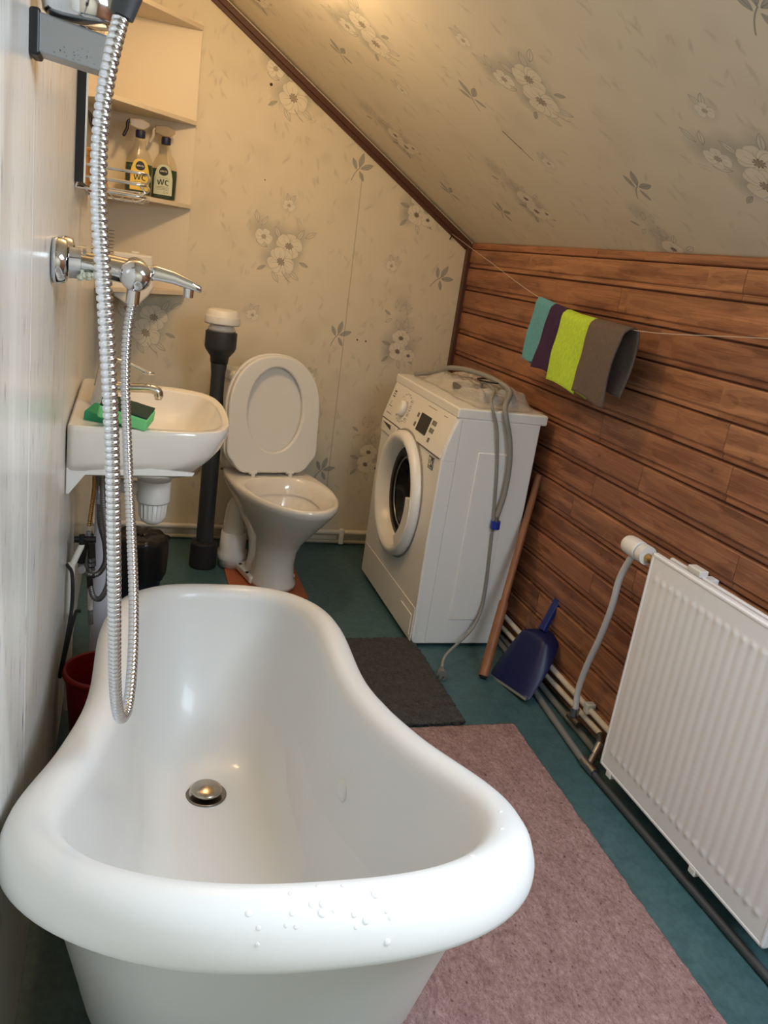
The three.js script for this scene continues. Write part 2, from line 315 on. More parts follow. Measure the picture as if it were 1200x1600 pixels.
{
  const wm = mat(S(255, 255, 255), 0.5, { map: wood });
  const plank = (y0, y1, z0, z1) => {
    const h = y1 - y0, small = h < 0.05;          // profile: x out of the wall, y up; a narrow bead runs along the lower edge
    const prof = small ? [[0, 0], [0.008, 0.001], [0.011, 0.004], [0.011, h - 0.004], [0.008, h - 0.001], [0, h]]
      : [[0, 0], [0.005, 0.0005], [0.008, 0.003], [0.008, 0.0115], [0.0055, 0.0135], [0.0055, 0.016], [0.0105, 0.0185], [0.0125, 0.022], [0.0125, h - 0.004], [0.0105, h - 0.001], [0, h]];
    const g = extrude(prof, z1 - z0).scale(-1, 1, 1).translate(W, y0, z0), p = g.attributes.position, uv = g.attributes.uv, s = Math.floor(rnd() * 8), o = rnd();
    const k = g.attributes.position.array; for (let i = 0; i < k.length; i += 9) for (let j = 0; j < 3; j++) { const t = k[i + 3 + j]; k[i + 3 + j] = k[i + 6 + j]; k[i + 6 + j] = t; }
    g.computeVertexNormals();
    for (let j = 0; j < p.count; j++) uv.setXY(j, p.getZ(j) * 0.95 + o, (s + 0.06 + 0.88 * (p.getY(j) - y0) / h) / 8);
    mesh('plank', g, wm, wr);
  };
  const known = { 0: [1.82], 1: [1.29], 5: [1.344, 1.95], 6: [1.6], 7: [1.372, 2.05], 10: [1.481], 11: [1.75], 4: [1.9] };
  plank(1.413, 1.44, 0.03, 1.1); plank(1.413, 1.44, 1.102, 2.9); plank(1.413, 1.44, 2.902, L);
  const pitch = 0.0955;
  for (let k = 0; k < 15; k++) {
    const top = 1.4265 - k * pitch - (k ? 0 : 0.015), bot = Math.max(1.335 - k * pitch, 0.002);
    if (top - bot < 0.02) continue;
    const cuts = [0.03, ...(known[k] ?? [])];
    let z = cuts.at(-1); while (z < L) { z += rr(0.75, 1.25); cuts.push(Math.min(z, L)); }
    for (let i = 0; i < cuts.length - 1; i++) if (cuts[i + 1] - cuts[i] > 0.03) plank(bot, top, cuts[i] + 0.001, cuts[i + 1] - 0.001);
  }
}
// gable wall behind the camera
struct('wall_front', box(-T, W + T, 0, HI + 0.06, L, L + T), mat(S(219, 207, 180), 0.62));
// brown trims along the slope and in the corner
const trimMat = mat(S(255, 255, 255), 0.5, { map: metres(dataTex(256, 64, (x, y) => { const n = noise.noise(x / 40, y / 3, 3) * 16 + noise.noise(x / 12, y / 2, 7) * 12; return [clamp(84 + n), clamp(50 + n * 0.7), clamp(36 + n * 0.6)]; }), 0.6, 0.05) });
{
  const c = Math.hypot(1, SLOPE), a = V(W - 0.012, KNEE, 0), len = SLEN - 0.03, ang = Math.atan(SLOPE);
  const prof = (h0, h1, d) => { const g = new RoundedBoxGeometry(len, h1 - h0, d, 2, 0.004).translate(-len / 2, -(h0 + h1) / 2, d / 2); g.rotateZ(-ang); return g.translate(a.x, a.y, a.z); };
  const t1 = struct('trim_1', prof(0.002, 0.024, 0.022), trimMat);
  mesh('lower_bead', prof(0.022, 0.04, 0.013), trimMat, t1);
  struct('trim_2', box(W - 0.03, W - 0.001, 0.003, KNEE - 0.005, 0.001, 0.03, 0.004), trimMat);
}

// ---------------------------------------------------------------- ceiling lamp (just above the picture)
{
  const x = 0.34, z = 1.12, yc = HI - x * SLOPE;
  const g = thing('ceiling_lamp', 'round opal glass ceiling lamp under the sloped papered ceiling', 'lamp');
  mesh('lamp_base', at(new THREE.CylinderGeometry(0.055, 0.06, 0.09, 32), x, yc - 0.02, z), M.whitePlastic, g);
  mesh('lamp_globe', at(new THREE.SphereGeometry(0.085, 32, 20), x, yc - 0.14, z), mat(S(255, 240, 215), 0.4, { emissive: new THREE.Color(1, 0.72, 0.38), emissiveIntensity: 3 }), g);
  const l = new THREE.PointLight(new THREE.Color(1, 0.68, 0.37), 1.15); l.position.set(x, yc - 0.14, z); l.castShadow = true; l.shadow.radius = 2.5; g.add(l);
  settle(g);
}

// ---------------------------------------------------------------- bathtub
const TUB = { cx: 0.354, cz: 2.2823, b: 0.6854, n: 2.4849, nf: 2.9129, yaw: -0.0273, half: [0.279, 0.2492, 0.2336, 0.2689, 0.3402, 0.3527], high: [0.4249, 0.4691, 0.4709, 0.5119, 0.5892, 0.7069] };
function along(v, Z) {                        // smooth curve through six values from the far end to the near end
  const t = (Z + 1) / 0.4, i = Math.max(0, Math.min(4, Math.floor(t))), f = t - i, g = (k) => (k < 0 ? 2 * v[0] - v[1] : k > 5 ? 2 * v[5] - v[4] : v[k]);
  const [a, b, c, d] = [g(i - 1), g(i), g(i + 1), g(i + 2)];
  return 0.5 * (2 * b + (c - a) * f + (2 * a - 5 * b + 4 * c - d) * f * f + (3 * b - a - 3 * c + d) * f * f * f);
}
const tubPlan = (th, k = 1, kz = k) => {
  const c = Math.cos(th), s = Math.sin(th), n = s > 0 ? TUB.n : TUB.nf;
  const X = Math.sign(c) * Math.abs(c) ** (2 / n), Z = Math.sign(s) * Math.abs(s) ** (2 / n);
  const x = along(TUB.half, Z) * X * k, z = TUB.b * Z * kz, cy = Math.cos(TUB.yaw), sy = Math.sin(TUB.yaw);
  return { x: TUB.cx + x * cy + z * sy, z: TUB.cz - x * sy + z * cy, Z };
};
const tubH = (Z) => along(TUB.high, Z);
const NTH = 160, tubTh = [...Array(NTH).keys()].map((i) => (i / NTH) * 2 * Math.PI + 0.0123);
// cross-section of the lip: [outwards, up] from below the outer edge over the top to the inner edge
const LIP = [[-0.008, -0.046], [0.015, -0.049], [0.032, -0.05], [0.037, -0.0485], [0.039, -0.044], [0.039, -0.034], [0.0385, -0.02], [0.036, -0.004], [0.031, 0.011], [0.022, 0.022], [0.009, 0.029], [-0.005, 0.03], [-0.018, 0.026], [-0.028, 0.016], [-0.033, 0.003], [-0.035, -0.012]].map(([h, v], i) => [h, v < 0 && i < 8 ? v * 0.5 : v]);
function rimPoint(th, [h, v]) {
  const p = tubPlan(th), a = tubPlan(th - 0.02), b = tubPlan(th + 0.02), n = V(b.z - a.z, 0, -(b.x - a.x)).normalize();
  return V(p.x, tubH(p.Z) + v, p.z).addScaledVector(n, h);
}
{
  const g = thing('bathtub', 'white freestanding slipper bathtub with rolled rim and raised end', 'bathtub');
  const rings = [];
  const ringAt = (f) => tubTh.map(f);
  // outside, from the floor up to below the lip
  for (const [t, k] of [[0, 0.54], [0.1, 0.6], [0.3, 0.71], [0.55, 0.825], [0.8, 0.91], [1, 0.95]])
    rings.push(ringAt((th) => { const p = tubPlan(th, k, 0.3 + 0.7 * k), h = tubH(p.Z) - 0.024; return V(p.x, 0.05 + (h - 0.05) * t, p.z); }));
  for (const q of LIP) rings.push(ringAt((th) => rimPoint(th, q)));
  // inside
  const YF = 0.095;
  for (let i = 1; i <= 14; i++) {
    const t = i / 14, B = [(1 - t) ** 3, 3 * t * (1 - t) ** 2, 3 * t * t * (1 - t), t ** 3];
    rings.push(ringAt((th) => {
      const p0 = rimPoint(th, LIP.at(-1)), q = tubPlan(th, 0.76, 0.68), f = V(q.x, YF, q.z + 0.0), p1 = V(p0.x, p0.y, p0.z).lerp(V(f.x, p0.y, f.z), 0.38); p1.y = p0.y + (YF - p0.y) * 0.62;
      const p2 = V(p0.x, YF, p0.z).lerp(f, 0.78), r = tubPlan(th, 0.36, 0.45), p3 = V(r.x, YF - 0.004, r.z);
      return V(0, 0, 0).addScaledVector(p0, B[0]).addScaledVector(p1, B[1]).addScaledVector(p2, B[2]).addScaledVector(p3, B[3]);
    }));
  }
  const shell = loft(rings, true, true); shell.index.array.reverse(); shell.computeVertexNormals();
  mesh('shell', shell, M.enamel, g);
  // plinth
  mesh('plinth', loft([0.002, 0.05].map((y) => tubTh.map((th) => { const p = tubPlan(th, 0.5, 0.62); return V(p.x, y, p.z); })), true, true), M.enamel, g);
  const caster = new THREE.Raycaster(), probe = new THREE.Mesh(shell, new THREE.MeshBasicMaterial({ side: THREE.DoubleSide }));
  const hit = (u, v) => { caster.set(EYE, dir(u, v).normalize()); const h = caster.intersectObject(probe)[0]; if (!h) return null; const n = h.face.normal.clone(); if (n.dot(caster.ray.direction) > 0) n.negate(); return { p: h.point, n }; };
  const dp = hit(322, 1241).p;
  const d = mesh('drain', at(lathe([[0.0, -0.004], [0.044, -0.004], [0.046, 0.0015], [0.042, 0.003], [0.037, 0.0005], [0, 0.0005]]), dp.x, dp.y, dp.z), mat(S(128, 120, 110), 0.3, { metalness: 1 }), g);
  d.userData.label = 'metal drain seat';
  const cap = mesh('drain_cap', at(lathe([[0, 0.0], [0.034, 0.006], [0.0355, 0.010], [0.034, 0.0135], [0.026, 0.018], [0.012, 0.0215], [0, 0.0225]]), dp.x, dp.y + 0.003, dp.z), mat(S(176, 166, 152), 0.24, { metalness: 1 }), d);
  cap.userData.label = 'domed metal drain cap';
  const o = hit(535, 1235);
  mesh('overflow_cover', turned([[0, 0.006], [0.012, 0.0058], [0.019, 0.0038], [0.022, 0], [0.022, -0.02], [0, -0.02]], o.p, o.p.clone().add(o.n), 32), M.enamel, g);
  settle(g);
  // drops of water on the near rim
  const dropM = mat(S(255, 255, 255), 0.04, { transmission: 0.55, thickness: 0, ior: 1.33 });
  for (const [u, v, r] of [[455, 1396, 3], [487, 1413, 3], [505, 1412, 4.2], [504, 1426, 4.6], [457, 1427, 3], [447, 1446, 2], [463, 1448, 2.4], [523, 1423, 2.6], [554, 1428, 3.2], [572, 1438, 3.8], [587, 1397, 4.8], [604, 1423, 2.6], [610, 1434, 2.4], [556, 1449, 2], [537, 1384, 3], [497, 1385, 2.6], [637, 1386, 2.8], [605, 1472, 3.4], [389, 1427, 3.4], [404, 1450, 2.4], [402, 1476, 2], [738, 1338, 3.6], [782, 1268, 3], [784, 1295, 3]]) {
    const h = hit(u, v); if (!h) continue;
    const k = new THREE.SphereGeometry(r * 0.001, 12, 8).scale(1, 0.5, 1).applyQuaternion(new THREE.Quaternion().setFromUnitVectors(V(0, 1, 0), h.n)).translate(h.p.x, h.p.y, h.p.z);
    single('water_drop', k, dropM, 'small clear drop of water on the raised rim of the bathtub', 'water drop', 'water drops on the bathtub rim');
  }
}

// ---------------------------------------------------------------- bath mixer, shower hose, hand shower
{
  const g = thing('bath_mixer_tap', 'chrome bath mixer tap on the pale wall with round knob and long spout', 'tap');
  const zN = 2.06, zF = 1.91, y = 1.228;
  for (const z of [zN, zF]) {
    mesh('flange', turned([[0, 0], [0.036, 0], [0.038, 0.006], [0.035, 0.02], [0.026, 0.024], [0, 0.024]], V(0.002, y, z), V(1, y, z)), M.chrome, g);
    const nut = new THREE.CylinderGeometry(0.028, 0.028, 0.018, 6).rotateZ(Math.PI / 2).translate(0.037, y, z); mesh('nut', nut, M.chrome, g);
    mesh('connector', join(rod(V(0.03, y, z), V(0.075, y - 0.002, z), 0.0145), rod(V(0.075, y - 0.002, z), V(0.085, y - 0.002, z), 0.017)), M.chrome, g);
    mesh('elbow', join(rod(V(0.08, y - 0.002, z), V(0.128, y - 0.006, z), 0.0185), at(new THREE.SphereGeometry(0.0185, 20, 14), 0.128, y - 0.006, z)), M.chrome, g);
  }
  mesh('body', rod(V(0.13, y - 0.008, zF - 0.02), V(0.13, y - 0.008, zN + 0.02), 0.023, 0.023, 32), M.chrome, g);
  mesh('knob', at(lathe([[0, -0.024], [0.014, -0.021], [0.023, -0.012], [0.026, 0], [0.024, 0.011], [0.019, 0.019], [0.01, 0.023], [0, 0.024]]).rotateX(Math.PI / 2), 0.132, y - 0.006, zN + 0.036), M.chrome, g);
  mesh('knob', at(lathe([[0, -0.02], [0.018, -0.016], [0.024, 0], [0.018, 0.016], [0, 0.02]]).rotateX(Math.PI / 2), 0.132, y - 0.008, zF - 0.035), M.chrome, g);
  const sz = 1.985 + 0.06, sp = [[0.148, y - 0.004], [0.165, y + 0.0], [0.195, y - 0.004], [0.225, y - 0.012], [0.243, y - 0.018]];
  const spr = [[0.016, 0.014], [0.016, 0.0125], [0.015, 0.011], [0.0145, 0.009], [0.013, 0.006]];
  mesh('spout', loft(sp.map(([x, yy], i) => [...Array(24).keys()].map((k) => { const a = k / 24 * 2 * Math.PI, c = Math.cos(a), s = Math.sin(a); return V(x, yy + spr[i][1] * Math.sign(s) * Math.abs(s) ** 0.7, sz + spr[i][0] * Math.sign(c) * Math.abs(c) ** 0.7); })), true, true), M.chrome, g);
  mesh('aerator', rod(V(0.222, y - 0.016, sz), V(0.222, y - 0.034, sz), 0.0095, 0.0085, 20), M.chrome, g);
  mesh('hose_outlet', join(rod(V(0.131, y - 0.02, zN), V(0.129, y - 0.055, zN), 0.0115, 0.0115, 24), rod(V(0.131, y - 0.012, zN), V(0.131, y - 0.026, zN), 0.0145)), M.chrome, g);
  mesh('scale_crust', join([...Array(16).keys()].map(() => { const r = rr(0.003, 0.0065); return at(new THREE.IcosahedronGeometry(r, 0), 0.052 + rr(-0.016, 0.02), y - 0.012 - rr(0, 0.012), zN + 0.013 + rr(-0.004, 0.006)); })), mat(S(188, 190, 170), 0.9), g).userData.label = 'pale green limescale crust';
  settle(g);
}
function ribbed(pts, r, pitch, depth, seg = 14) {
  const curve = new THREE.CatmullRomCurve3(pts, false, 'centripetal'), len = curve.getLength(), n = Math.round(len / pitch) * 5, fr = curve.computeFrenetFrames(n, false), rings = [];
  for (let i = 0; i <= n; i++) {
    const c = curve.getPointAt(i / n), R = r - depth * [1, 0.1, 0, 0, 0.1][i % 5];
    rings.push([...Array(seg).keys()].map((k) => { const a = -k / seg * 2 * Math.PI; return c.clone().addScaledVector(fr.normals[i], R * Math.cos(a)).addScaledVector(fr.binormals[i], R * Math.sin(a)); }));
  }
  return loft(rings, true, true);
}
{
  const P = (u, v, z) => atZ(u, v, z);
  const pts = [P(189, 28, 2.6), P(176, 80, 2.62), P(163, 150, 2.63), P(155, 240, 2.64), P(155, 330, 2.65), P(162, 440, 2.66), P(169, 560, 2.66), P(175, 700, 2.65), P(178, 850, 2.63), P(179, 980, 2.6), P(180, 1070, 2.56), P(184, 1110, 2.53), P(190, 1122, 2.5), P(199, 1106, 2.46), P(206, 1050, 2.4), P(209, 950, 2.31), P(205, 830, 2.22), P(199, 700, 2.14), P(196, 580, 2.09), P(200, 510, 2.065), V(0.129, 1.174, 2.06)];
  single('shower_hose', ribbed(pts, 0.0083, 0.0076, 0.0027), mat(S(214, 216, 220), 0.2, { metalness: 1 }), 'long ribbed chrome shower hose hanging in a loop into the bathtub', 'hose');
  const speck = canvas(256, 160, (c, w, hh) => {          // worn coating with dark pits
    c.fillStyle = 'rgb(158,161,164)'; c.fillRect(0, 0, w, hh);
    for (let i = 0; i < 90; i++) { c.fillStyle = `rgba(50,50,52,${rr(0.3, 0.85)})`; c.beginPath(); c.ellipse(w * (0.25 + 0.5 * (rnd() + rnd()) / 2), hh * rr(0.2, 0.85), rr(0.6, 2.6), rr(0.6, 2.2), rr(0, 3), 0, 7); c.fill(); }
  });
  const h = thing('shower_holder', 'grey metal wall bracket holding the hand shower high on the pale wall', 'shower holder');
  mesh('gasket', box(0.0, 0.012, 1.472, 1.522, 2.37, 2.42, 0.004), M.black, h);
  mesh('bracket', extrude([[0.01, 1.476], [0.08, 1.468], [0.088, 1.473], [0.091, 1.5], [0.085, 1.508], [0.01, 1.518]], 0.046, 0.003).translate(0, 0, 2.373), mat(S(255, 255, 255), 0.36, { metalness: 0.75, map: metres(speck, 0.1, 0.06) }), h).userData.label = 'worn matt grey bracket';
  mesh('clamp_cup', at(lathe([[0.0, 0], [0.034, 0.002], [0.041, 0.008], [0.044, 0.028], [0.042, 0.05], [0.034, 0.06], [0, 0.062]], 40).scale(1.02, 1, 0.8), 0.054, 1.516, 2.4), M.chrome, h);
  mesh('pivot_screw', rod(V(0.095, 1.503, 2.405), V(0.095, 1.514, 2.405), 0.0065), M.brass, h);
  settle(h);
  const s = thing('hand_shower', 'chrome hand shower with a dark hose nut above the wall bracket', 'hand shower');
  const a = P(190, 26, 2.6), b = P(214, -55, 2.6);
  mesh('hose_nut', rod(a, a.clone().lerp(b, 0.45), 0.0115, 0.014, 28), M.darkGrey, s);
  mesh('handle', rod(a.clone().lerp(b, 0.45), b.clone().add(V(0.02, 0.13, 0)), 0.011, 0.014, 28), M.chrome, s);
  const k = b.clone().add(V(0.03, 0.15, 0.0)); mesh('spray_head', turned([[0, -0.015], [0.03, -0.012], [0.042, 0.004], [0.04, 0.012], [0, 0.012]], k, k.clone().add(V(0.4, -0.8, 0))), M.chrome, s);
  settle(s);
}

// ---------------------------------------------------------------- mirror, wire shelf, things on it
{
  const g = thing('wall_mirror', 'frameless wall mirror with dark edge above the washbasin', 'mirror');
  mesh('backing', box(0.0, 0.018, 1.372, 1.98, 1.02, 1.575), M.black, g);
  mesh('mirror_glass', box(0.018, 0.022, 1.372, 1.98, 1.02, 1.575), mat(S(235, 240, 240), 0.02, { metalness: 1 }), g);
  settle(g);
  const w = thing('wire_shelf', 'chrome wire shelf with rails below the mirror', 'shelf');
  const r = 0.0032, zA = 1.08, zB = 1.56, xo = 0.145, yl = 1.362, yu = 1.41;
  mesh('lower_frame', capped([V(0.004, yl, zA), V(xo - 0.01, yl, zA), V(xo, yl, zA + 0.012), V(xo, yl, zB - 0.012), V(xo - 0.01, yl, zB), V(0.004, yl, zB)], r, 80, 10), M.chrome, w);
  mesh('upper_rail', capped([V(0.012, yu, zA), V(xo - 0.01, yu, zA), V(xo, yu, zA + 0.012), V(xo, yu, zB - 0.012), V(xo - 0.01, yu, zB), V(0.012, yu, zB)], r, 80, 10), M.chrome, w);
  mesh('middle_rail', capped([V(0.012, yu - 0.024, zA), V(xo - 0.01, yu - 0.024, zA), V(xo, yu - 0.024, zA + 0.012), V(xo, yu - 0.024, zB - 0.012), V(xo - 0.01, yu - 0.024, zB), V(0.012, yu - 0.024, zB)], 0.0026, 80, 10), M.chrome, w);
  for (let i = 1; i < 6; i++) mesh('cross_wire', rod(V(i * 0.024, yl - 0.003, zA + 0.002), V(i * 0.024, yl - 0.003, zB - 0.002), 0.0016, 0.0016, 8), M.chrome, w);
  for (const z of [zA + 0.01, zB - 0.01]) mesh('scroll', capped([V(xo - 0.012, yu - 0.024, z), V(xo - 0.004, yu - 0.032, z), V(xo, yu - 0.04, z), V(xo - 0.006, yl + 0.004, z), V(xo - 0.014, yl + 0.001, z)], 0.0022, 30, 8), M.chrome, w);
  for (const z of [zA, zB]) mesh('wall_arm', join(rod(V(0.003, yl, z), V(0.014, yu + 0.012, z), 0.003), rod(V(0.014, yu + 0.012, z), V(0.0, yu + 0.016, z), 0.003)), M.chrome, w);
  settle(w);
  const o = thing('pump_bottle', 'orange ribbed pump bottle standing on the chrome wire shelf', 'bottle');
  const bx = 0.038, bz = 1.3, by = yl + 0.001;
  const och = mat(S(190, 122, 52), 0.45);
  mesh('bottle_body', at(lathe([[0, 0], [0.023, 0.001], [0.024, 0.006], ...[...Array(12).keys()].flatMap((i) => [[0.024 - i * 0.0007, 0.012 + i * 0.0048], [0.0225 - i * 0.0007, 0.0145 + i * 0.0048]]), [0.012, 0.076], [0.009, 0.082], [0, 0.082]], 28), bx, by, bz), och, o);
  mesh('pump_head', join(at(new THREE.CylinderGeometry(0.009, 0.01, 0.012, 20), bx, by + 0.087, bz), box(bx - 0.022, bx + 0.01, by + 0.092, by + 0.1, bz - 0.006, bz + 0.006, 0.003)), mat(S(200, 136, 62), 0.45), o);
  settle(o);
  const hb = thing('hair_brush', 'round hair brush hanging by its black handle under the wire shelf', 'brush');
  const hx = 0.05, hz = 1.3, hy = yl - 0.006;
  mesh('handle', at(lathe([[0, 0], [0.006, -0.002], [0.0085, -0.02], [0.0095, -0.05], [0.008, -0.072], [0, -0.074]], 20), hx, hy, hz), M.black, hb);
  mesh('barrel', at(new THREE.CylinderGeometry(0.013, 0.013, 0.095, 24), hx + 0.003, hy - 0.118, hz), M.chrome, hb);
  const br = []; for (let i = 0; i < 11; i++) for (let k = 0; k < 16; k++) { const a = k / 16 * 6.283 + (i % 2) * 0.2, yy = hy - 0.16 + i * 0.0084; br.push(rod(V(hx + 0.003 + 0.012 * Math.cos(a), yy, hz + 0.012 * Math.sin(a)), V(hx + 0.003 + 0.027 * Math.cos(a), yy + 0.001, hz + 0.027 * Math.sin(a)), 0.0006, 0.0005, 4)); }
  mesh('bristles', join(br), M.rubber, hb).userData.kind = 'stuff';
  settle(hb);
}

// ---------------------------------------------------------------- corner shelf with its contents
const SH = { y: [2.045, 1.715, 1.41, 1.075], s: 0.335 };
{
  const g = thing('corner_shelf', 'cream corner shelf unit with slanting fronts between the two walls', 'shelf');
  mesh('back_panel', box(0.002, SH.s, 1.066, 2.06, 0.001, 0.012), M.shelfBoard, g);
  mesh('side_panel', box(0.001, 0.013, 1.066, 2.06, 0.013, SH.s), M.shelfBoard, g);
  for (const y of SH.y) {
    const s = extrude([[0.0135, -0.0125], [SH.s, -0.0125], [SH.s, -0.03], [0.03, -SH.s], [0.0135, -SH.s]], 0.016, 0.0015).rotateX(-Math.PI / 2);
    mesh('shelf_board', s.translate(0, y - 0.016, 0), M.shelfBoard, g);
  }
  settle(g);
}
function bottleLabel(bg, bg2) {
  return canvas(256, 384, (c, w, h) => {
    c.fillStyle = bg; c.fillRect(0, 0, w, h); c.fillStyle = bg2; c.beginPath(); c.moveTo(0, 40); c.quadraticCurveTo(70, 120, 0, 190); c.fill();
    c.fillStyle = '#141a1c'; c.beginPath(); c.arc(w / 2, 84, 56, 0, 7); c.fill();
    c.fillStyle = '#f0ead0'; c.font = 'bold 26px sans-serif'; c.textAlign = 'center'; c.fillText('KIILTO', w / 2, 93);
    c.fillStyle = '#15201c'; c.fillRect(30, 166, w - 50, 2); c.font = 'bold 96px sans-serif'; c.fillText('WC', w / 2, 256);
    c.font = '15px sans-serif'; c.fillStyle = 'rgba(20,30,26,0.8)'; for (let i = 0; i < 3; i++) c.fillRect(40 + i * 8, 280 + i * 18, w - 90 - i * 14, 4);
    c.lineWidth = 3; c.strokeStyle = 'rgba(30,40,36,0.8)'; c.beginPath(); c.arc(150, 352, 12, 0, 7); c.stroke(); c.beginPath(); c.arc(186, 350, 9, 0, 7); c.stroke();
  });
}
function sprayBottle(x, z, y, turn, label, bg, bg2, trig) {
  const g = thing('spray_bottle', label, 'spray bottle', 'toilet cleaner bottles on the corner shelf');
  const sec = [[0, 0.046, 0.028], [0.006, 0.049, 0.031], [0.09, 0.049, 0.031], [0.12, 0.047, 0.029], [0.145, 0.036, 0.024], [0.165, 0.024, 0.019], [0.185, 0.018, 0.017], [0.2, 0.0155, 0.0155]];
  const ring = (yy, a, b) => [...Array(32).keys()].map((k) => { const t = -k / 32 * 2 * Math.PI, c = Math.cos(t), s = Math.sin(t); return V(a * Math.sign(c) * Math.abs(c) ** 0.75, yy, b * Math.sign(s) * Math.abs(s) ** 0.75); });
  mesh('bottle_body', loft(sec.map((q) => ring(...q)), true, true), mat(S(246, 243, 234), 0.04, { transmission: 0.97, thickness: 0, ior: 1.25 }), g).userData.label = 'clear bottle wall';
  mesh('liquid', loft([[0.004, 0.045, 0.028], [0.09, 0.0478, 0.0298], [0.108, 0.0468, 0.029]].map((q) => ring(...q)), true, true), mat(S(20, 62, 46), 0.2), g).userData.label = 'dark green cleaning liquid';
  // label wraps the front
  const f = (u, v) => { const a = (u - 0.5) * 1.9, top = 0.124 - 0.05 * Math.abs(2 * u - 1) ** 3; const yy = 0.016 + (top - 0.016) * v; return V(0.034 * Math.sin(a) / Math.sin(0.95), yy, 0.0322 - 0.003 * (2 * u - 1) ** 2); };
  mesh('label', sheet(f, 14, 10, 0.0006), mat(S(255, 255, 255), 0.5, { map: bottleLabel(bg, bg2) }), g);
  mesh('collar', at(lathe([[0.0145, 0], [0.0175, 0.001], [0.0175, 0.024], [0.0145, 0.026], [0, 0.026]], 28), 0, 0.197, 0), mat(S(22, 28, 66), 0.45), g);
  const clear = mat(S(214, 200, 176), 0.2, { transmission: 0.6, thickness: 0 });
  mesh('spray_head', extrude([[-0.04, 0.232], [-0.042, 0.258], [0.0, 0.262], [0.03, 0.252], [0.032, 0.24], [0.012, 0.224], [-0.012, 0.224]], 0.022, 0.004).translate(0, 0, -0.011), clear, g);
  mesh('trigger', capped([V(-0.034, 0.252, 0), V(-0.046, 0.244, 0), V(-0.048, 0.222, 0), V(-0.058, 0.198, 0)], 0.006, 20, 10), trig, g);
  g.position.set(x, y, z); g.rotation.y = turn; return g;
}
sprayBottle(0.132, 0.155, SH.y[2] + 0.001, 0.15, 'toilet cleaner spray bottle with yellow label on the corner shelf', 'rgb(226,196,84)', 'rgb(226,150,50)', mat(S(22, 24, 40), 0.45));
sprayBottle(0.226, 0.07, SH.y[2] + 0.001, -0.1, 'toilet cleaner spray bottle with pale green label beside the yellow one', 'rgb(200,208,184)', 'rgb(170,190,160)', mat(S(206, 196, 178), 0.4));
{ // holder below the corner shelf
  const h = thing('wall_pocket', 'white plastic pointed holder hanging below the corner shelf', 'holder');
  const px = [[177, 392], [238, 400], [240, 450], [232, 462], [209, 484], [178, 462], [172, 440]].map(([u, v]) => { const p = atZ(u, v, 0.24); return [p.x, p.y]; });
  mesh('shell', extrude(px, 0.05, 0.008).translate(0, 0, 0.2), M.whitePlastic, h);
  mesh('hanger', box(0.12, 0.15, 1.19, 1.21, 0.12, 0.205, 0.004), M.whitePlastic, h);
  settle(h);
}

// ---------------------------------------------------------------- washbasin
const BAS = { z0: 0.99, z1: 1.615, x: 0.392, y: 0.85 };
function basinOutline(k, kx, dx = 0, n = 72) {        // D shape, flat side on the wall
  const zc = (BAS.z0 + BAS.z1) / 2, hz = (BAS.z1 - BAS.z0) / 2, pts = [];
  const ctrl = [[0, 1], [0.25, 1.01], [0.5, 1.01], [0.74, 0.97], [0.9, 0.85], [0.975, 0.62], [1.0, 0.22], [1.0, -0.22], [0.965, -0.58], [0.88, -0.8], [0.72, -0.93], [0.5, -0.99], [0.25, -1.0], [0, -1], [0, -0.5], [0, 0], [0, 0.5]];
  const c = new THREE.CatmullRomCurve3(ctrl.map(([a, b]) => V(a, 0, b)), true, 'catmullrom', 0.35);
  for (let i = 0; i < n; i++) { const p = c.getPoint(i / n); pts.push([0.004 + dx + (BAS.x - 0.004) * kx * Math.max(p.x, 0), zc + hz * k * p.z]); }
  return pts;
}
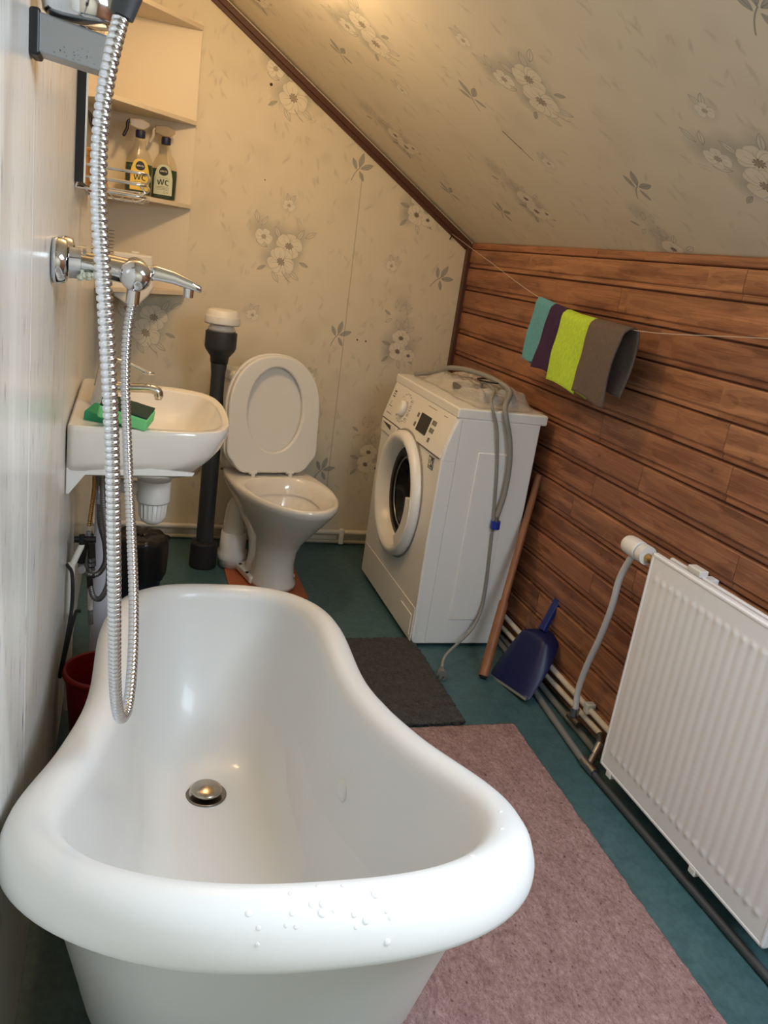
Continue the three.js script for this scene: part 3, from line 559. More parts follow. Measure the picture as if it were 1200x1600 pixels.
{
  const g = thing('washbasin', 'white ceramic washbasin mounted on the wall on metal brackets', 'washbasin');
  const R = (k, kx, dx, y, dy = 0) => basinOutline(k, kx, dx).map(([x, z]) => V(x, y - dy * x, z));
  const inner = (k, y) => { const zc = (BAS.z0 + BAS.z1) / 2; return basinOutline(1, 1, 0).map(([x, z]) => { const cx = 0.225, t = (x - cx), s = z - zc; return V(cx + t * k * (t < 0 ? 0.72 : 1), y, zc + s * k); }); };
  const rings = [R(0.3, 0.4, 0.11, 0.685), R(0.45, 0.52, 0.08, 0.69), R(0.62, 0.66, 0.045, 0.7), R(0.8, 0.79, 0.01, 0.716, -0.03), R(0.93, 0.895, 0, 0.738, -0.07), R(0.975, 0.95, 0, 0.758, -0.09), R(0.992, 0.985, 0, 0.8, -0.06), R(1, 1, 0, 0.838), R(0.992, 0.99, 0, 0.849), R(0.975, 0.975, 0.006, 0.851),
    inner(0.885, 0.849), inner(0.86, 0.843), inner(0.82, 0.82), inner(0.74, 0.785), inner(0.58, 0.748), inner(0.35, 0.73), inner(0.12, 0.727)];
  const sh = loft(rings, true, true); sh.index.array.reverse(); sh.computeVertexNormals();
  mesh('basin', sh, M.ceramic, g);
  for (const z of [1.585, 1.0]) {
    const p = (u, v) => { const q = atZ(u, v, 1.59); return [Math.max(q.x, 0.002), q.y]; };
    const t = mesh('bracket', extrude([p(101, 702), p(103, 770), p(107, 771), p(133, 741), p(200, 742), [0.29, 0.74], [0.295, 0.748], p(190, 726), p(118, 706)], 0.012, 0.002).translate(0, 0, z), M.whitePlastic, g); t.userData.label = 'white steel wall bracket';
  }
  mesh('waste_plug', at(lathe([[0, 0.004], [0.02, 0.003], [0.022, 0], [0, 0]], 24), 0.225, 0.728, 1.3), M.chrome, g);
  settle(g);

  const f = thing('basin_mixer_tap', 'chrome single lever tap standing on the washbasin', 'tap');
  const fx = 0.068, fz = 1.36, fy = 0.845;
  mesh('body', loft([[0, 0.03, 0.03], [0.006, 0.029, 0.029], [0.05, 0.025, 0.026], [0.1, 0.021, 0.024], [0.125, 0.02, 0.023], [0.133, 0.016, 0.019]].map(([y, a, b], i) => [...Array(28).keys()].map((k) => { const t = -k / 28 * 6.2832; return V(fx + y * 0.12 + a * Math.cos(t), fy + y, fz + b * Math.sin(t)); })), true, true), M.chrome, f);
  mesh('spout', join(capped([V(fx + 0.015, fy + 0.05, fz), V(fx + 0.07, fy + 0.056, fz), V(fx + 0.12, fy + 0.058, fz), V(fx + 0.137, fy + 0.052, fz), V(fx + 0.14, fy + 0.043, fz)], 0.0125, 40, 16), rod(V(fx + 0.14, fy + 0.044, fz), V(fx + 0.14, fy + 0.032, fz), 0.0095)), M.chrome, f);
  mesh('lever', join(capped([V(fx + 0.016, fy + 0.128, fz), V(fx + 0.06, fy + 0.118, fz), V(fx + 0.108, fy + 0.1, fz)], 0.005, 30, 12), at(new THREE.TorusGeometry(0.011, 0.004, 10, 24).rotateX(Math.PI / 2.3), fx + 0.112, fy + 0.099, fz)), M.chrome, f);
  mesh('base_ring', at(new THREE.CylinderGeometry(0.032, 0.032, 0.004, 30), fx, fy + 0.003, fz), M.rubber, f);
  settle(f);

  const spongeTex = dataTex(128, 128, () => { const k = rnd() < 0.12 ? -26 : 0, n = (rnd() - 0.5) * 14; return [clamp(232 + k + n), clamp(236 + k + n), clamp(232 + k + n)]; });
  const spongeGeo = (w, h, d) => new RoundedBoxGeometry(w, h, d, 3, 0.006);
  const s1 = thing('scrub_sponge', 'bright green sponge with dark scouring pad lying on the washbasin', 'sponge');
  mesh('foam', spongeGeo(0.105, 0.03, 0.062), mat(S(138, 230, 150), 0.9, { map: spongeTex }), s1);
  mesh('scouring_pad', sheet((u, v) => V((u - 0.5) * 0.1, 0.0165 + 0.001 * noise.noise(u * 9, v * 7, 2), (v - 0.5) * 0.058), 20, 12, 0.004), mat(S(44, 60, 46), 0.95), s1);
  s1.rotation.set(0.22, -0.3, -0.12); s1.position.copy(atY(198, 646, 0.88)); s1.scale.setScalar(1.1);
  const s2 = thing('cleaning_sponge', 'teal green sponge lying under the scrub sponge on the washbasin', 'sponge');
  mesh('foam', spongeGeo(0.12, 0.034, 0.06), mat(S(60, 170, 124), 0.9, { map: spongeTex }), s2);
  s2.rotation.set(0.2, -0.35, -0.1); s2.position.copy(atY(178, 657, 0.852)); s2.scale.setScalar(1.05);

  const t = thing('drain_trap', 'white plastic bottle trap and pipe under the washbasin', 'drain trap');
  const tx = 0.213, tz = 1.3;
  mesh('tailpiece', at(lathe([[0, 0.05], [0.05, 0.05], [0.052, 0.042], [0.05, 0.02], [0.046, 0.0], [0, 0.0]], 36), tx, 0.642, tz), M.whitePlastic, t);
  mesh('cup', at(lathe([[0, 0], [0.045, 0], [0.0455, -0.06], [0.043, -0.064], [0, -0.064]], 36), tx, 0.642, tz), M.whitePlastic, t);
  const ribs = []; for (let i = 0; i < 20; i++) { const a = i / 20 * 6.283; ribs.push(rod(V(tx + 0.0385 * Math.cos(a), 0.578, tz + 0.0385 * Math.sin(a)), V(tx + 0.035 * Math.cos(a), 0.534, tz + 0.035 * Math.sin(a)), 0.0022, 0.002, 6)); }
  mesh('ribbed_cap', join(at(lathe([[0, 0], [0.0385, 0], [0.035, -0.046], [0.03, -0.058], [0.018, -0.065], [0, -0.067]], 36), tx, 0.579, tz), ...ribs), M.whitePlastic, t);
  mesh('outlet_pipe', tube([V(tx - 0.02, 0.61, tz), V(0.13, 0.61, tz - 0.03), V(0.09, 0.605, tz - 0.07), V(0.085, 0.58, tz - 0.08)], 0.02, 40, 18), M.whitePlastic, t);
  mesh('waste_pipe', rod(V(0.085, 0.0, 1.22), V(0.085, 0.6, 1.22), 0.0265, 0.0265, 28), mat(S(214, 212, 220), 0.4), t);
  mesh('pipe_socket', rod(V(0.085, 0.555, 1.22), V(0.085, 0.605, 1.22), 0.031, 0.031, 28), M.whitePlastic, t);
  settle(t);
}

// ---------------------------------------------------------------- pipes and hoses below the basin
{
  const P = (u, v, z) => { const p = atZ(u, v, z); p.x = Math.max(p.x, 0.016); return p; };
  const braid = (name, label, pts) => single(name, ribbed(pts, 0.0075, 0.006, 0.0007, 12), M.braided, label, 'hose', 'supply hoses under the washbasin');
  braid('supply_hose', 'braided grey supply hose curling to the upper shut-off valve', [V(0.066, 0.69, 1.4), P(156, 770, 1.4), P(156, 815, 1.4), P(164, 850, 1.4), P(164, 880, 1.41), P(152, 897, 1.42), P(138, 897, 1.43), P(130, 888, 1.43)]);
  braid('supply_hose', 'braided grey supply hose looping low beside the white waste pipe', [V(0.079, 0.69, 1.42), P(161, 780, 1.43), P(166, 830, 1.44), P(170, 880, 1.45), P(168, 915, 1.46), P(155, 936, 1.46), P(146, 932, 1.45), P(141, 915, 1.44)]);
  const g = thing('shutoff_valve', 'dark metal shut-off valve on a wall pipe below the washbasin', 'valve');
  const dk = mat(S(50, 46, 42), 0.45, { metalness: 0.6 });
  const a = P(128, 888, 1.43), b = P(140, 905, 1.44), c = P(132, 843, 1.44);
  mesh('manifold', join(rod(P(116, 843, 1.44), P(150, 843, 1.44), 0.0085), rod(c, P(126, 878, 1.43), 0.011), rod(P(143, 850, 1.44), P(144, 884, 1.44), 0.0095)), dk, g);
  mesh('handle', join(rod(P(117, 842, 1.445), P(133, 842, 1.445), 0.006), rod(P(128, 836, 1.445), P(128, 850, 1.445), 0.008)), M.black, g);
  mesh('end_cap', rod(a.clone().add(V(0, 0, -0.02)), a.clone().add(V(0, 0, 0.012)), 0.0105, 0.0105, 20), mat(S(150, 146, 140), 0.4), g);
  mesh('nut', join([0, 1, 2].map((i) => rod(P(143, 872 + i * 7, 1.445), P(143.5, 877 + i * 7, 1.445), 0.0095, 0.0095, 6))), M.steel, g);
  mesh('tail_nut', join(rod(P(140, 902, 1.44), P(141, 918, 1.44), 0.0085, 0.0085, 6), rod(P(136, 900, 1.43), P(148, 900, 1.43), 0.006)), dk, g);
  mesh('wall_pipe', join(rod(V(0.014, 0.02, 1.46), V(0.014, 0.45, 1.46), 0.009), rod(V(0.014, 0.44, 1.46), c, 0.008)), M.pipeWhite, g);
  settle(g);
  const r = thing('riser_pipe', 'thin white pipe with ribbed end hanging beside the waste pipe', 'pipe');
  mesh('pipe', rod(P(141, 918, 1.4), P(141, 952, 1.4), 0.0068, 0.0068, 16), M.pipeWhite, r);
  mesh('ribbed_end', ribbed([P(141, 952, 1.4), P(141.5, 962, 1.4), P(142, 975, 1.4)], 0.0068, 0.005, 0.0015, 14), M.pipeGrey, r);
  mesh('upper_pipe', rod(P(138, 830, 1.4), P(141, 920, 1.4), 0.005), M.pipeGrey, r); settle(r);
  single('bidet_hose', ribbed([P(164, 430, 1.27), P(160, 480, 1.28), P(157, 530, 1.29), P(156, 575, 1.32), V(0.052, 0.9, 1.36)], 0.0055, 0.006, 0.0012, 10), M.steel, 'thin ribbed chrome hose running up the wall from the basin tap', 'hose');
  single('bidet_hose', ribbed([P(148, 742, 1.36), P(147, 765, 1.36), P(143, 795, 1.37), P(139, 822, 1.38)], 0.006, 0.006, 0.0012, 10), M.brass, 'brass coloured ribbed hose end below the washbasin', 'hose');
  const v = thing('angle_valve', 'chrome angle valve right below the washbasin', 'valve');
  mesh('stem', rod(P(159, 730, 1.4), P(158, 762, 1.4), 0.0055), M.chrome, v);
  mesh('valve_body', join(rod(P(158, 758, 1.4), P(157, 778, 1.4), 0.0095, 0.0095, 20), rod(P(158, 768, 1.38), P(158, 768, 1.415), 0.006, 0.006, 16)), M.steel, v);
  mesh('hex_nut', rod(P(157, 778, 1.4), P(156, 786, 1.4), 0.0125, 0.0125, 6), M.steel, v); settle(v);
  // cable along the wall
  single('black_cable', capped([V(0.006, 0.46, 1.5), P(113, 900, 1.6), P(112, 950, 1.62), V(0.006, 0.23, 1.66), P(118, 958, 1.55), P(124, 955, 1.5)], 0.0045, 50, 8), M.rubber, 'black cable drooping down the left wall behind the bathtub', 'cable');
}
{ // red bucket and dark bin
  const g = thing('bucket', 'red plastic bucket on the floor between bathtub and left wall', 'bucket');
  const bx = 0.104, bz = 1.655;
  mesh('pail', at(lathe([[0, 0.006], [0.058, 0.006], [0.06, 0.001], [0.066, 0.001], [0.086, 0.235], [0.093, 0.237], [0.095, 0.245], [0.092, 0.252], [0.083, 0.25], [0.062, 0.012], [0, 0.012]], 48), bx, 0, bz), M.red, g);
  settle(g);
  const b = thing('waste_bin', 'black waste bin lined with a dark bag beside the washbasin trap', 'bin');
  const x = 0.2, z = 0.72;
  mesh('bin_body', at(lathe([[0, 0], [0.07, 0], [0.074, 0.006], [0.086, 0.24], [0.089, 0.25], [0.084, 0.25], [0.07, 0.01], [0, 0.01]], 40), x, 0, z), mat(S(16, 18, 30), 0.4), b);
  mesh('bag', at(loft([[0.262, 0.012], [0.268, 0.05], [0.268, 0.08], [0.262, 0.094], [0.25, 0.1], [0.2, 0.1], [0.15, 0.097], [0.12, 0.094]].map(([y, r], i) => [...Array(48).keys()].map((k) => { const a = k / 48 * 6.2832, n = 1 + 0.05 * noise.noise(Math.cos(a) * 3, Math.sin(a) * 3, i * 0.7) + 0.02 * Math.sin(a * 11 + i); return V(r * n * Math.cos(a), y + 0.016 * noise.noise(Math.cos(a) * 2, Math.sin(a) * 2, i + 5), r * n * Math.sin(a)); }))), x, 0, z), mat(S(20, 19, 20), 0.35, { side: THREE.DoubleSide }), b);
  settle(b);
}

// ---------------------------------------------------------------- vent pipe
{
  const g = thing('vent_pipe', 'dark grey vent pipe with white valve cap standing beside the toilet', 'pipe');
  const x = 0.463, z = 0.338;
  mesh('pipe', at(lathe([[0, 0.06], [0.034, 0.06], [0.034, 0.6], [0.031, 0.66], [0.027, 0.72], [0.027, 0.8], [0.031, 0.835], [0.032, 0.85], [0, 0.85]], 36), x, 0, z), M.darkGrey, g);
  mesh('reducer', at(lathe([[0, 0.845], [0.034, 0.845], [0.036, 0.868], [0.055, 0.893], [0.06, 0.905], [0.06, 0.962], [0.056, 0.965], [0, 0.965]], 40), x, 0, z), M.darkGrey, g);
  mesh('valve_neck', at(lathe([[0, 0.963], [0.054, 0.963], [0.05, 0.978], [0.046, 0.985], [0.046, 1.0], [0, 1.0]], 40), x, 0, z), M.ceramic, g);
  mesh('valve_cap', at(lathe([[0, 0.992], [0.066, 0.992], [0.068, 0.998], [0.067, 1.018], [0.064, 1.024], [0.061, 1.026], [0.058, 1.04], [0.05, 1.046], [0, 1.048]], 44), x, 0, z), M.whitePlastic, g);
  mesh('floor_sleeve', at(lathe([[0, 0], [0.053, 0], [0.055, 0.005], [0.054, 0.1], [0.051, 0.108], [0.036, 0.112], [0, 0.112]], 40), x, 0, z), M.rubber, g);
  settle(g);
}

// ---------------------------------------------------------------- toilet
{
  const g = thing('toilet', 'white close-coupled toilet with seat and lid raised against the tank', 'toilet');
  const egg = (hw, front, back, zc = 0.14, n = 64) => [...Array(n).keys()].map((k) => { const a = k / n * 2 * Math.PI, c = Math.cos(a), s = Math.sin(a); const e = s > 0 ? 2.0 : 2.6; return [hw * Math.sign(c) * Math.abs(c) ** (2 / e), zc + (s > 0 ? front - zc : zc - back) * Math.sign(s) * Math.abs(s) ** (2 / e)]; });
  const R = (y, hw, f, b, zc) => egg(hw, f, b, zc).map(([x, z]) => V(x, y, z));
  const rings = [R(0, 0.092, 0.262, -0.04), R(0.02, 0.094, 0.262, -0.04), R(0.04, 0.085, 0.25, -0.02), R(0.1, 0.08, 0.245, -0.01), R(0.16, 0.085, 0.262, -0.02), R(0.21, 0.1, 0.3, -0.04), R(0.27, 0.13, 0.365, -0.08), R(0.33, 0.16, 0.43, -0.12), R(0.38, 0.183, 0.482, -0.2), R(0.4, 0.188, 0.493, -0.21), R(0.412, 0.186, 0.49, -0.208), R(0.416, 0.18, 0.484, -0.2),
    R(0.4165, 0.165, 0.47, 0.045, 0.2), R(0.411, 0.155, 0.46, 0.052, 0.2), R(0.39, 0.14, 0.443, 0.062, 0.2), R(0.355, 0.122, 0.42, 0.075, 0.2), R(0.348, 0.13, 0.43, 0.07, 0.2), R(0.335, 0.118, 0.41, 0.078, 0.2), R(0.28, 0.09, 0.35, 0.09, 0.2), R(0.23, 0.05, 0.28, 0.12, 0.2)];
  const bowl = loft(rings, true, true); bowl.index.array.reverse(); bowl.computeVertexNormals();
  mesh('bowl', bowl, M.ceramic, g);
  mesh('tank', new RoundedBoxGeometry(0.335, 0.37, 0.15, 5, 0.035).translate(0, 0.595, -0.145), M.ceramic, g);
  mesh('tank_lid', new RoundedBoxGeometry(0.34, 0.045, 0.158, 4, 0.02).translate(0, 0.79, -0.145), M.ceramic, g);
  // seat and lid
  const D = (w, y0, y1, wb) => { const s = new THREE.Shape(); s.moveTo(-wb, y0); s.lineTo(wb, y0); s.quadraticCurveTo(wb + 0.03, y0 + 0.003, w - 0.02, y0 + 0.05); s.quadraticCurveTo(w, y0 + 0.065, w, y0 + 0.1); s.lineTo(w, y1 - w * 1.12); s.bezierCurveTo(w, y1 - w * 0.42, w * 0.62, y1, 0, y1); s.bezierCurveTo(-w * 0.62, y1, -w, y1 - w * 0.42, -w, y1 - w * 1.12); s.lineTo(-w, y0 + 0.1); s.quadraticCurveTo(-w, y0 + 0.065, -w + 0.02, y0 + 0.05); s.quadraticCurveTo(-wb - 0.03, y0 + 0.003, -wb, y0); return s; };
  const hole = new THREE.Path(); hole.absellipse(0, 0.255, 0.117, 0.168, 0, 2 * Math.PI, true);
  const lid = extrude(D(0.198, 0.006, 0.475, 0.115), 0.02, 0.006);
  mesh('lid', lid.rotateX(-0.1).translate(0, 0.422, -0.008), M.whitePlastic, g);
  mesh('seat', extrude(D(0.193, 0.004, 0.468, 0.115), 0.021, 0.008, [hole], 40).rotateX(-0.1).translate(0, 0.424, 0.0165), M.whitePlastic, g);
  for (const s of [-1, 1]) mesh('hinge', join(rod(V(s * 0.08 - 0.016, 0.432, 0.03), V(s * 0.08 + 0.016, 0.432, 0.03), 0.0085), box(s * 0.08 - 0.007, s * 0.08 + 0.007, 0.414, 0.432, 0.024, 0.044, 0.003)), M.whitePlastic, g);
  mesh('outlet', join(tube([V(-0.06, 0.3, -0.05), V(-0.09, 0.26, -0.06), V(-0.1, 0.2, -0.06), V(-0.1, 0.13, -0.06)], 0.045, 30, 24)), M.ceramic, g);
  mesh('outlet_collar', at(lathe([[0, 0.15], [0.052, 0.15], [0.054, 0.07], [0.062, 0.066], [0.062, 0.038], [0.056, 0.034], [0.05, 0.0], [0, 0.0]], 32), -0.1, 0.0, -0.06), M.whitePlastic, g);
  mesh('foot_flange', new RoundedBoxGeometry(0.2, 0.035, 0.2, 3, 0.012).translate(0, 0.018, 0.06), M.ceramic, g);
  for (const [x, z] of [[-0.094, 0.11], [-0.09, 0.02]]) mesh('bolt_hole', at(new THREE.CylinderGeometry(0.007, 0.007, 0.003, 14), x, 0.036, z), M.rubber, g);
  g.position.set(0.692, 0.006, 0.372); g.rotation.y = 13 * Math.PI / 180;
  single('floor_patch', box(0.55, 0.85, 0.001, 0.005, 0.33, 0.66), mat(S(172, 92, 56), 0.6), 'thin orange board on the floor under the toilet foot', 'board');
}

// ---------------------------------------------------------------- heating pipes along the back wall
{
  const up = thing('wall_pipe', 'cream pipe along the foot of the papered wall, upper of two', 'pipe');
  mesh('pipe', rod(V(0.02, 0.062, 0.022), V(W - 0.04, 0.062, 0.022), 0.0125, 0.0125, 18), M.pipeWhite, up);
  mesh('pipe_clip', box(1.118, 1.142, 0.004, 0.08, 0.012, 0.038, 0.006), M.whitePlastic, up); settle(up);
  single('wall_pipe', rod(V(0.02, 0.014, 0.022), V(W - 0.04, 0.014, 0.022), 0.0095, 0.0095, 18), mat(S(186, 180, 166), 0.6, { map: dataTex(256, 8, (x, y) => { const d = noise.noise(x / 4, y / 4, 4) > 0.32 ? -120 : 0; return [clamp(240 + d), clamp(236 + d), clamp(226 + d)]; }) }), 'paint-chipped pipe along the foot of the papered wall, lower of two', 'pipe');
}

// ---------------------------------------------------------------- washing machine
{
  const g = thing('washing_machine', 'white front-loading washing machine standing against the boarded wall', 'washing machine');
  const w = 0.705, hw = w / 2;
  // side profile: u = outwards, y up; extruded across the width
  const shp = new THREE.Shape(); shp.moveTo(-0.345, 0.012); shp.lineTo(-0.012, 0.012); shp.quadraticCurveTo(0, 0.02, 0.0, 0.05); shp.lineTo(0.004, 0.4); shp.lineTo(0, 0.69); shp.quadraticCurveTo(-0.004, 0.73, -0.016, 0.775); shp.lineTo(-0.04, 0.846); shp.lineTo(-0.345, 0.846); shp.lineTo(-0.345, 0.012);
  const body = extrude(shp, w, 0.006).translate(0, 0, -hw).rotateY(-Math.PI / 2);   // x(out) -> z, z -> -x
  const cutA = new Brush(body), cutB = new Brush(new THREE.CylinderGeometry(0.189, 0.189, 0.24, 64).rotateX(Math.PI / 2).translate(0, 0.474, 0)); cutA.updateMatrixWorld(); cutB.updateMatrixWorld();
  const ev = new Evaluator(); ev.useGroups = false; ev.attributes = ['position', 'normal', 'uv'];
  let cut = ev.evaluate(cutA, cutB, SUBTRACTION);
  const groove = (z0, z1, y0, y1) => { const k = new Brush(box(hw - 0.003, hw + 0.02, y0, y1, z0, z1)); k.updateMatrixWorld(); cut.updateMatrixWorld(); cut = ev.evaluate(cut, k, SUBTRACTION); };
  groove(-0.0525, -0.05, 0.018, 0.84); groove(-0.05, 0.02, 0.695, 0.6975);
  mesh('body', cut.geometry, M.machine, g);
  mesh('top_lid', new RoundedBoxGeometry(w + 0.002, 0.036, 0.335, 3, 0.007).translate(0, 0.862, -0.2), M.machine, g);
  // control fascia
  
  const film = canvas(1408, 280, (c, W_, H_) => {
    c.fillStyle = 'rgb(238,235,228)'; c.fillRect(0, 0, W_, H_);
    c.fillStyle = 'rgb(40,40,42)'; c.save(); c.translate(78, 84); c.fillRect(-26, -26, 52, 14); c.fillRect(-26, -4, 52, 10); c.fillRect(-26, 14, 52, 12); c.fillStyle = 'rgb(238,235,228)'; c.fillRect(-6, -16, 12, 34); c.restore();
    c.fillStyle = 'rgb(60,60,62)'; c.font = 'bold 34px sans-serif'; c.fillText('Z', 60, 168); c.fillRect(40, 178, 84, 6);
    c.fillStyle = 'rgb(120,118,114)'; c.fillRect(48, 232, 130, 6);
    const cx = 395, cy = 140;
    for (let i = 0; i < 15; i++) { const a = -2.4 + i * 0.34, r = 112; c.save(); c.translate(cx + Math.cos(a) * r * 1.2, cy + Math.sin(a) * r * 0.95); c.fillStyle = 'rgba(90,88,84,0.75)'; c.fillRect(-18, -5, 36, 4); c.fillRect(-18, 3, 26, 3); c.restore(); }
    c.strokeStyle = 'rgba(110,108,104,0.8)'; c.lineWidth = 3; for (let i = 0; i < 4; i++) { c.strokeRect(495, 60 + i * 46, 56, 26); c.fillStyle = 'rgba(90,88,84,0.8)'; c.fillRect(504, 70 + i * 46, 34, 5); }
    c.fillStyle = 'rgba(100,98,94,0.8)'; c.fillRect(860, 26, 180, 5); c.fillRect(1200, 30, 70, 5);
  });
  const q = (x, y, out) => { const t = (y - 0.7) / 0.146; return V(x, y, 0.0035 - t * 0.041 + out); };
  const plate = (x0, x1, y0, y1, out, th) => { const a = q(0, y0, out), b = q(0, y1, out), len = Math.hypot(b.y - a.y, b.z - a.z); return new THREE.BoxGeometry(x1 - x0, len, th).rotateX(-Math.atan2(a.z - b.z, b.y - a.y)).translate((x0 + x1) / 2, (a.y + b.y) / 2, (a.z + b.z) / 2); };
  const cp = mesh('control_panel', plate(-hw + 0.006, hw - 0.012, 0.702, 0.845, -0.0005, 0.006), mat(S(255, 255, 255), 0.32, { map: film }), g);
  mesh('display', plate(0.045, 0.15, 0.735, 0.8, 0.003, 0.003), mat(S(12, 13, 14), 0.3), cp);
  for (const [x, y] of [[0.018, 0.785], [0.018, 0.75], [0.178, 0.79], [0.2, 0.79], [0.178, 0.763], [0.2, 0.763], [0.196, 0.73]]) mesh('button', plate(x - 0.008, x + 0.008, y - 0.008, y + 0.008, 0.003, 0.003), mat(S(120, 112, 100), 0.4), cp);
  const kc = q(-0.145, 0.772, 0.003), kn = V(0, 0.27, 0.96);
  mesh('program_knob', turned([[0, 0.024], [0.024, 0.024], [0.03, 0.02], [0.033, 0.0], [0, 0]], kc, kc.clone().add(kn), 36), M.machineFront, cp);
  mesh('detergent_drawer', new RoundedBoxGeometry(0.2, 0.05, 0.012, 3, 0.005).translate(-0.235, 0.672, 0.004), M.machineFront, g);
  mesh('drawer_grip', extrude([[-0.31, 0.688], [-0.21, 0.69], [-0.205, 0.672], [-0.25, 0.678]], 0.004).translate(0, 0, 0.0075), mat(S(70, 62, 54), 0.6), g);
  mesh('fascia_seam', box(-hw + 0.008, hw - 0.02, 0.6975, 0.7005, 0.001, 0.0045), mat(S(110, 104, 96), 0.6), g);
  // door
  const dc = V(0.0, 0.474, 0.0);
  const ring = lathe([[0.178, -0.02], [0.181, -0.008], [0.189, 0.01], [0.199, 0.024], [0.21, 0.032], [0.22, 0.034], [0.231, 0.03], [0.239, 0.018], [0.241, 0.004], [0.241, -0.004], [0.19, -0.004], [0.185, -0.02], [0.178, -0.02]], 72).rotateX(Math.PI / 2).translate(dc.x, dc.y, dc.z + 0.004);
  const dr = mesh('door', ring, M.machineFront, g);
  mesh('door_glass', lathe([[0, -0.07], [0.06, -0.068], [0.1, -0.06], [0.124, -0.046], [0.14, -0.026], [0.155, -0.016], [0.184, -0.013]], 60).rotateX(Math.PI / 2).translate(dc.x, dc.y, dc.z), mat(S(16, 16, 17), 0.12, { side: THREE.DoubleSide }), dr).userData.label = 'dark glass porthole';
  mesh('glass_rim', new THREE.TorusGeometry(0.14, 0.003, 10, 60).translate(dc.x, dc.y, dc.z - 0.022), M.steel, dr);
  const hs = new THREE.Shape(); { const a0 = -0.96, a1 = 0.2; hs.absarc(0, 0, 0.226, a0, a1, false); hs.absarc(0, 0, 0.17, a1, a0, true); }
  mesh('door_handle', extrude(hs, 0.02, 0.004, [], 40).translate(dc.x, dc.y, 0.02), M.machineFront, dr);
  const rec = mesh('door_recess', new THREE.TorusGeometry(0.244, 0.004, 8, 80).translate(dc.x, dc.y, 0.003), mat(S(150, 144, 136), 0.6), g);
  // badge, kick panel
  mesh('energy_badge', box(0.245, 0.29, 0.645, 0.688, 0.0005, 0.004), mat(S(255, 255, 255), 0.4, { map: canvas(96, 96, (c) => { c.fillStyle = 'rgb(44,44,42)'; c.fillRect(0, 0, 96, 96); c.fillStyle = 'rgb(220,216,206)'; c.fillRect(8, 8, 40, 66); c.fillStyle = 'rgb(30,30,30)'; c.font = 'bold 46px sans-serif'; c.fillText('9', 15, 58); c.fillStyle = 'rgb(230,226,216)'; c.fillText('A', 54, 60); c.fillRect(6, 82, 84, 5); }) }), g);
  mesh('kick_panel', box(-hw + 0.012, hw - 0.008, 0.02, 0.148, 0.0, 0.0032), M.machineFront, g);
  mesh('filter_flap', box(0.2, 0.325, 0.035, 0.115, 0.0, 0.006, 0.002), M.machineFront, g);
  // pressed side panel on the camera side
  const sideBox = (z0, z1, y0, y1, t, r) => box(hw - 0.004, hw + t, y0, y1, z0, z1, r);
  mesh('side_recess', sideBox(-0.262, -0.13, 0.11, 0.735, 0.0045, 0.004), M.machine, g);
  for (const [x, z] of [[-hw + 0.05, -0.04], [hw - 0.05, -0.04], [-hw + 0.05, -0.3], [hw - 0.05, -0.3]]) mesh('foot', at(new THREE.CylinderGeometry(0.02, 0.022, 0.014, 18), x, 0.007, z), M.rubber, g);
  g.position.set(1.146, 0, 0.714); g.rotation.y = -Math.PI / 2;
}
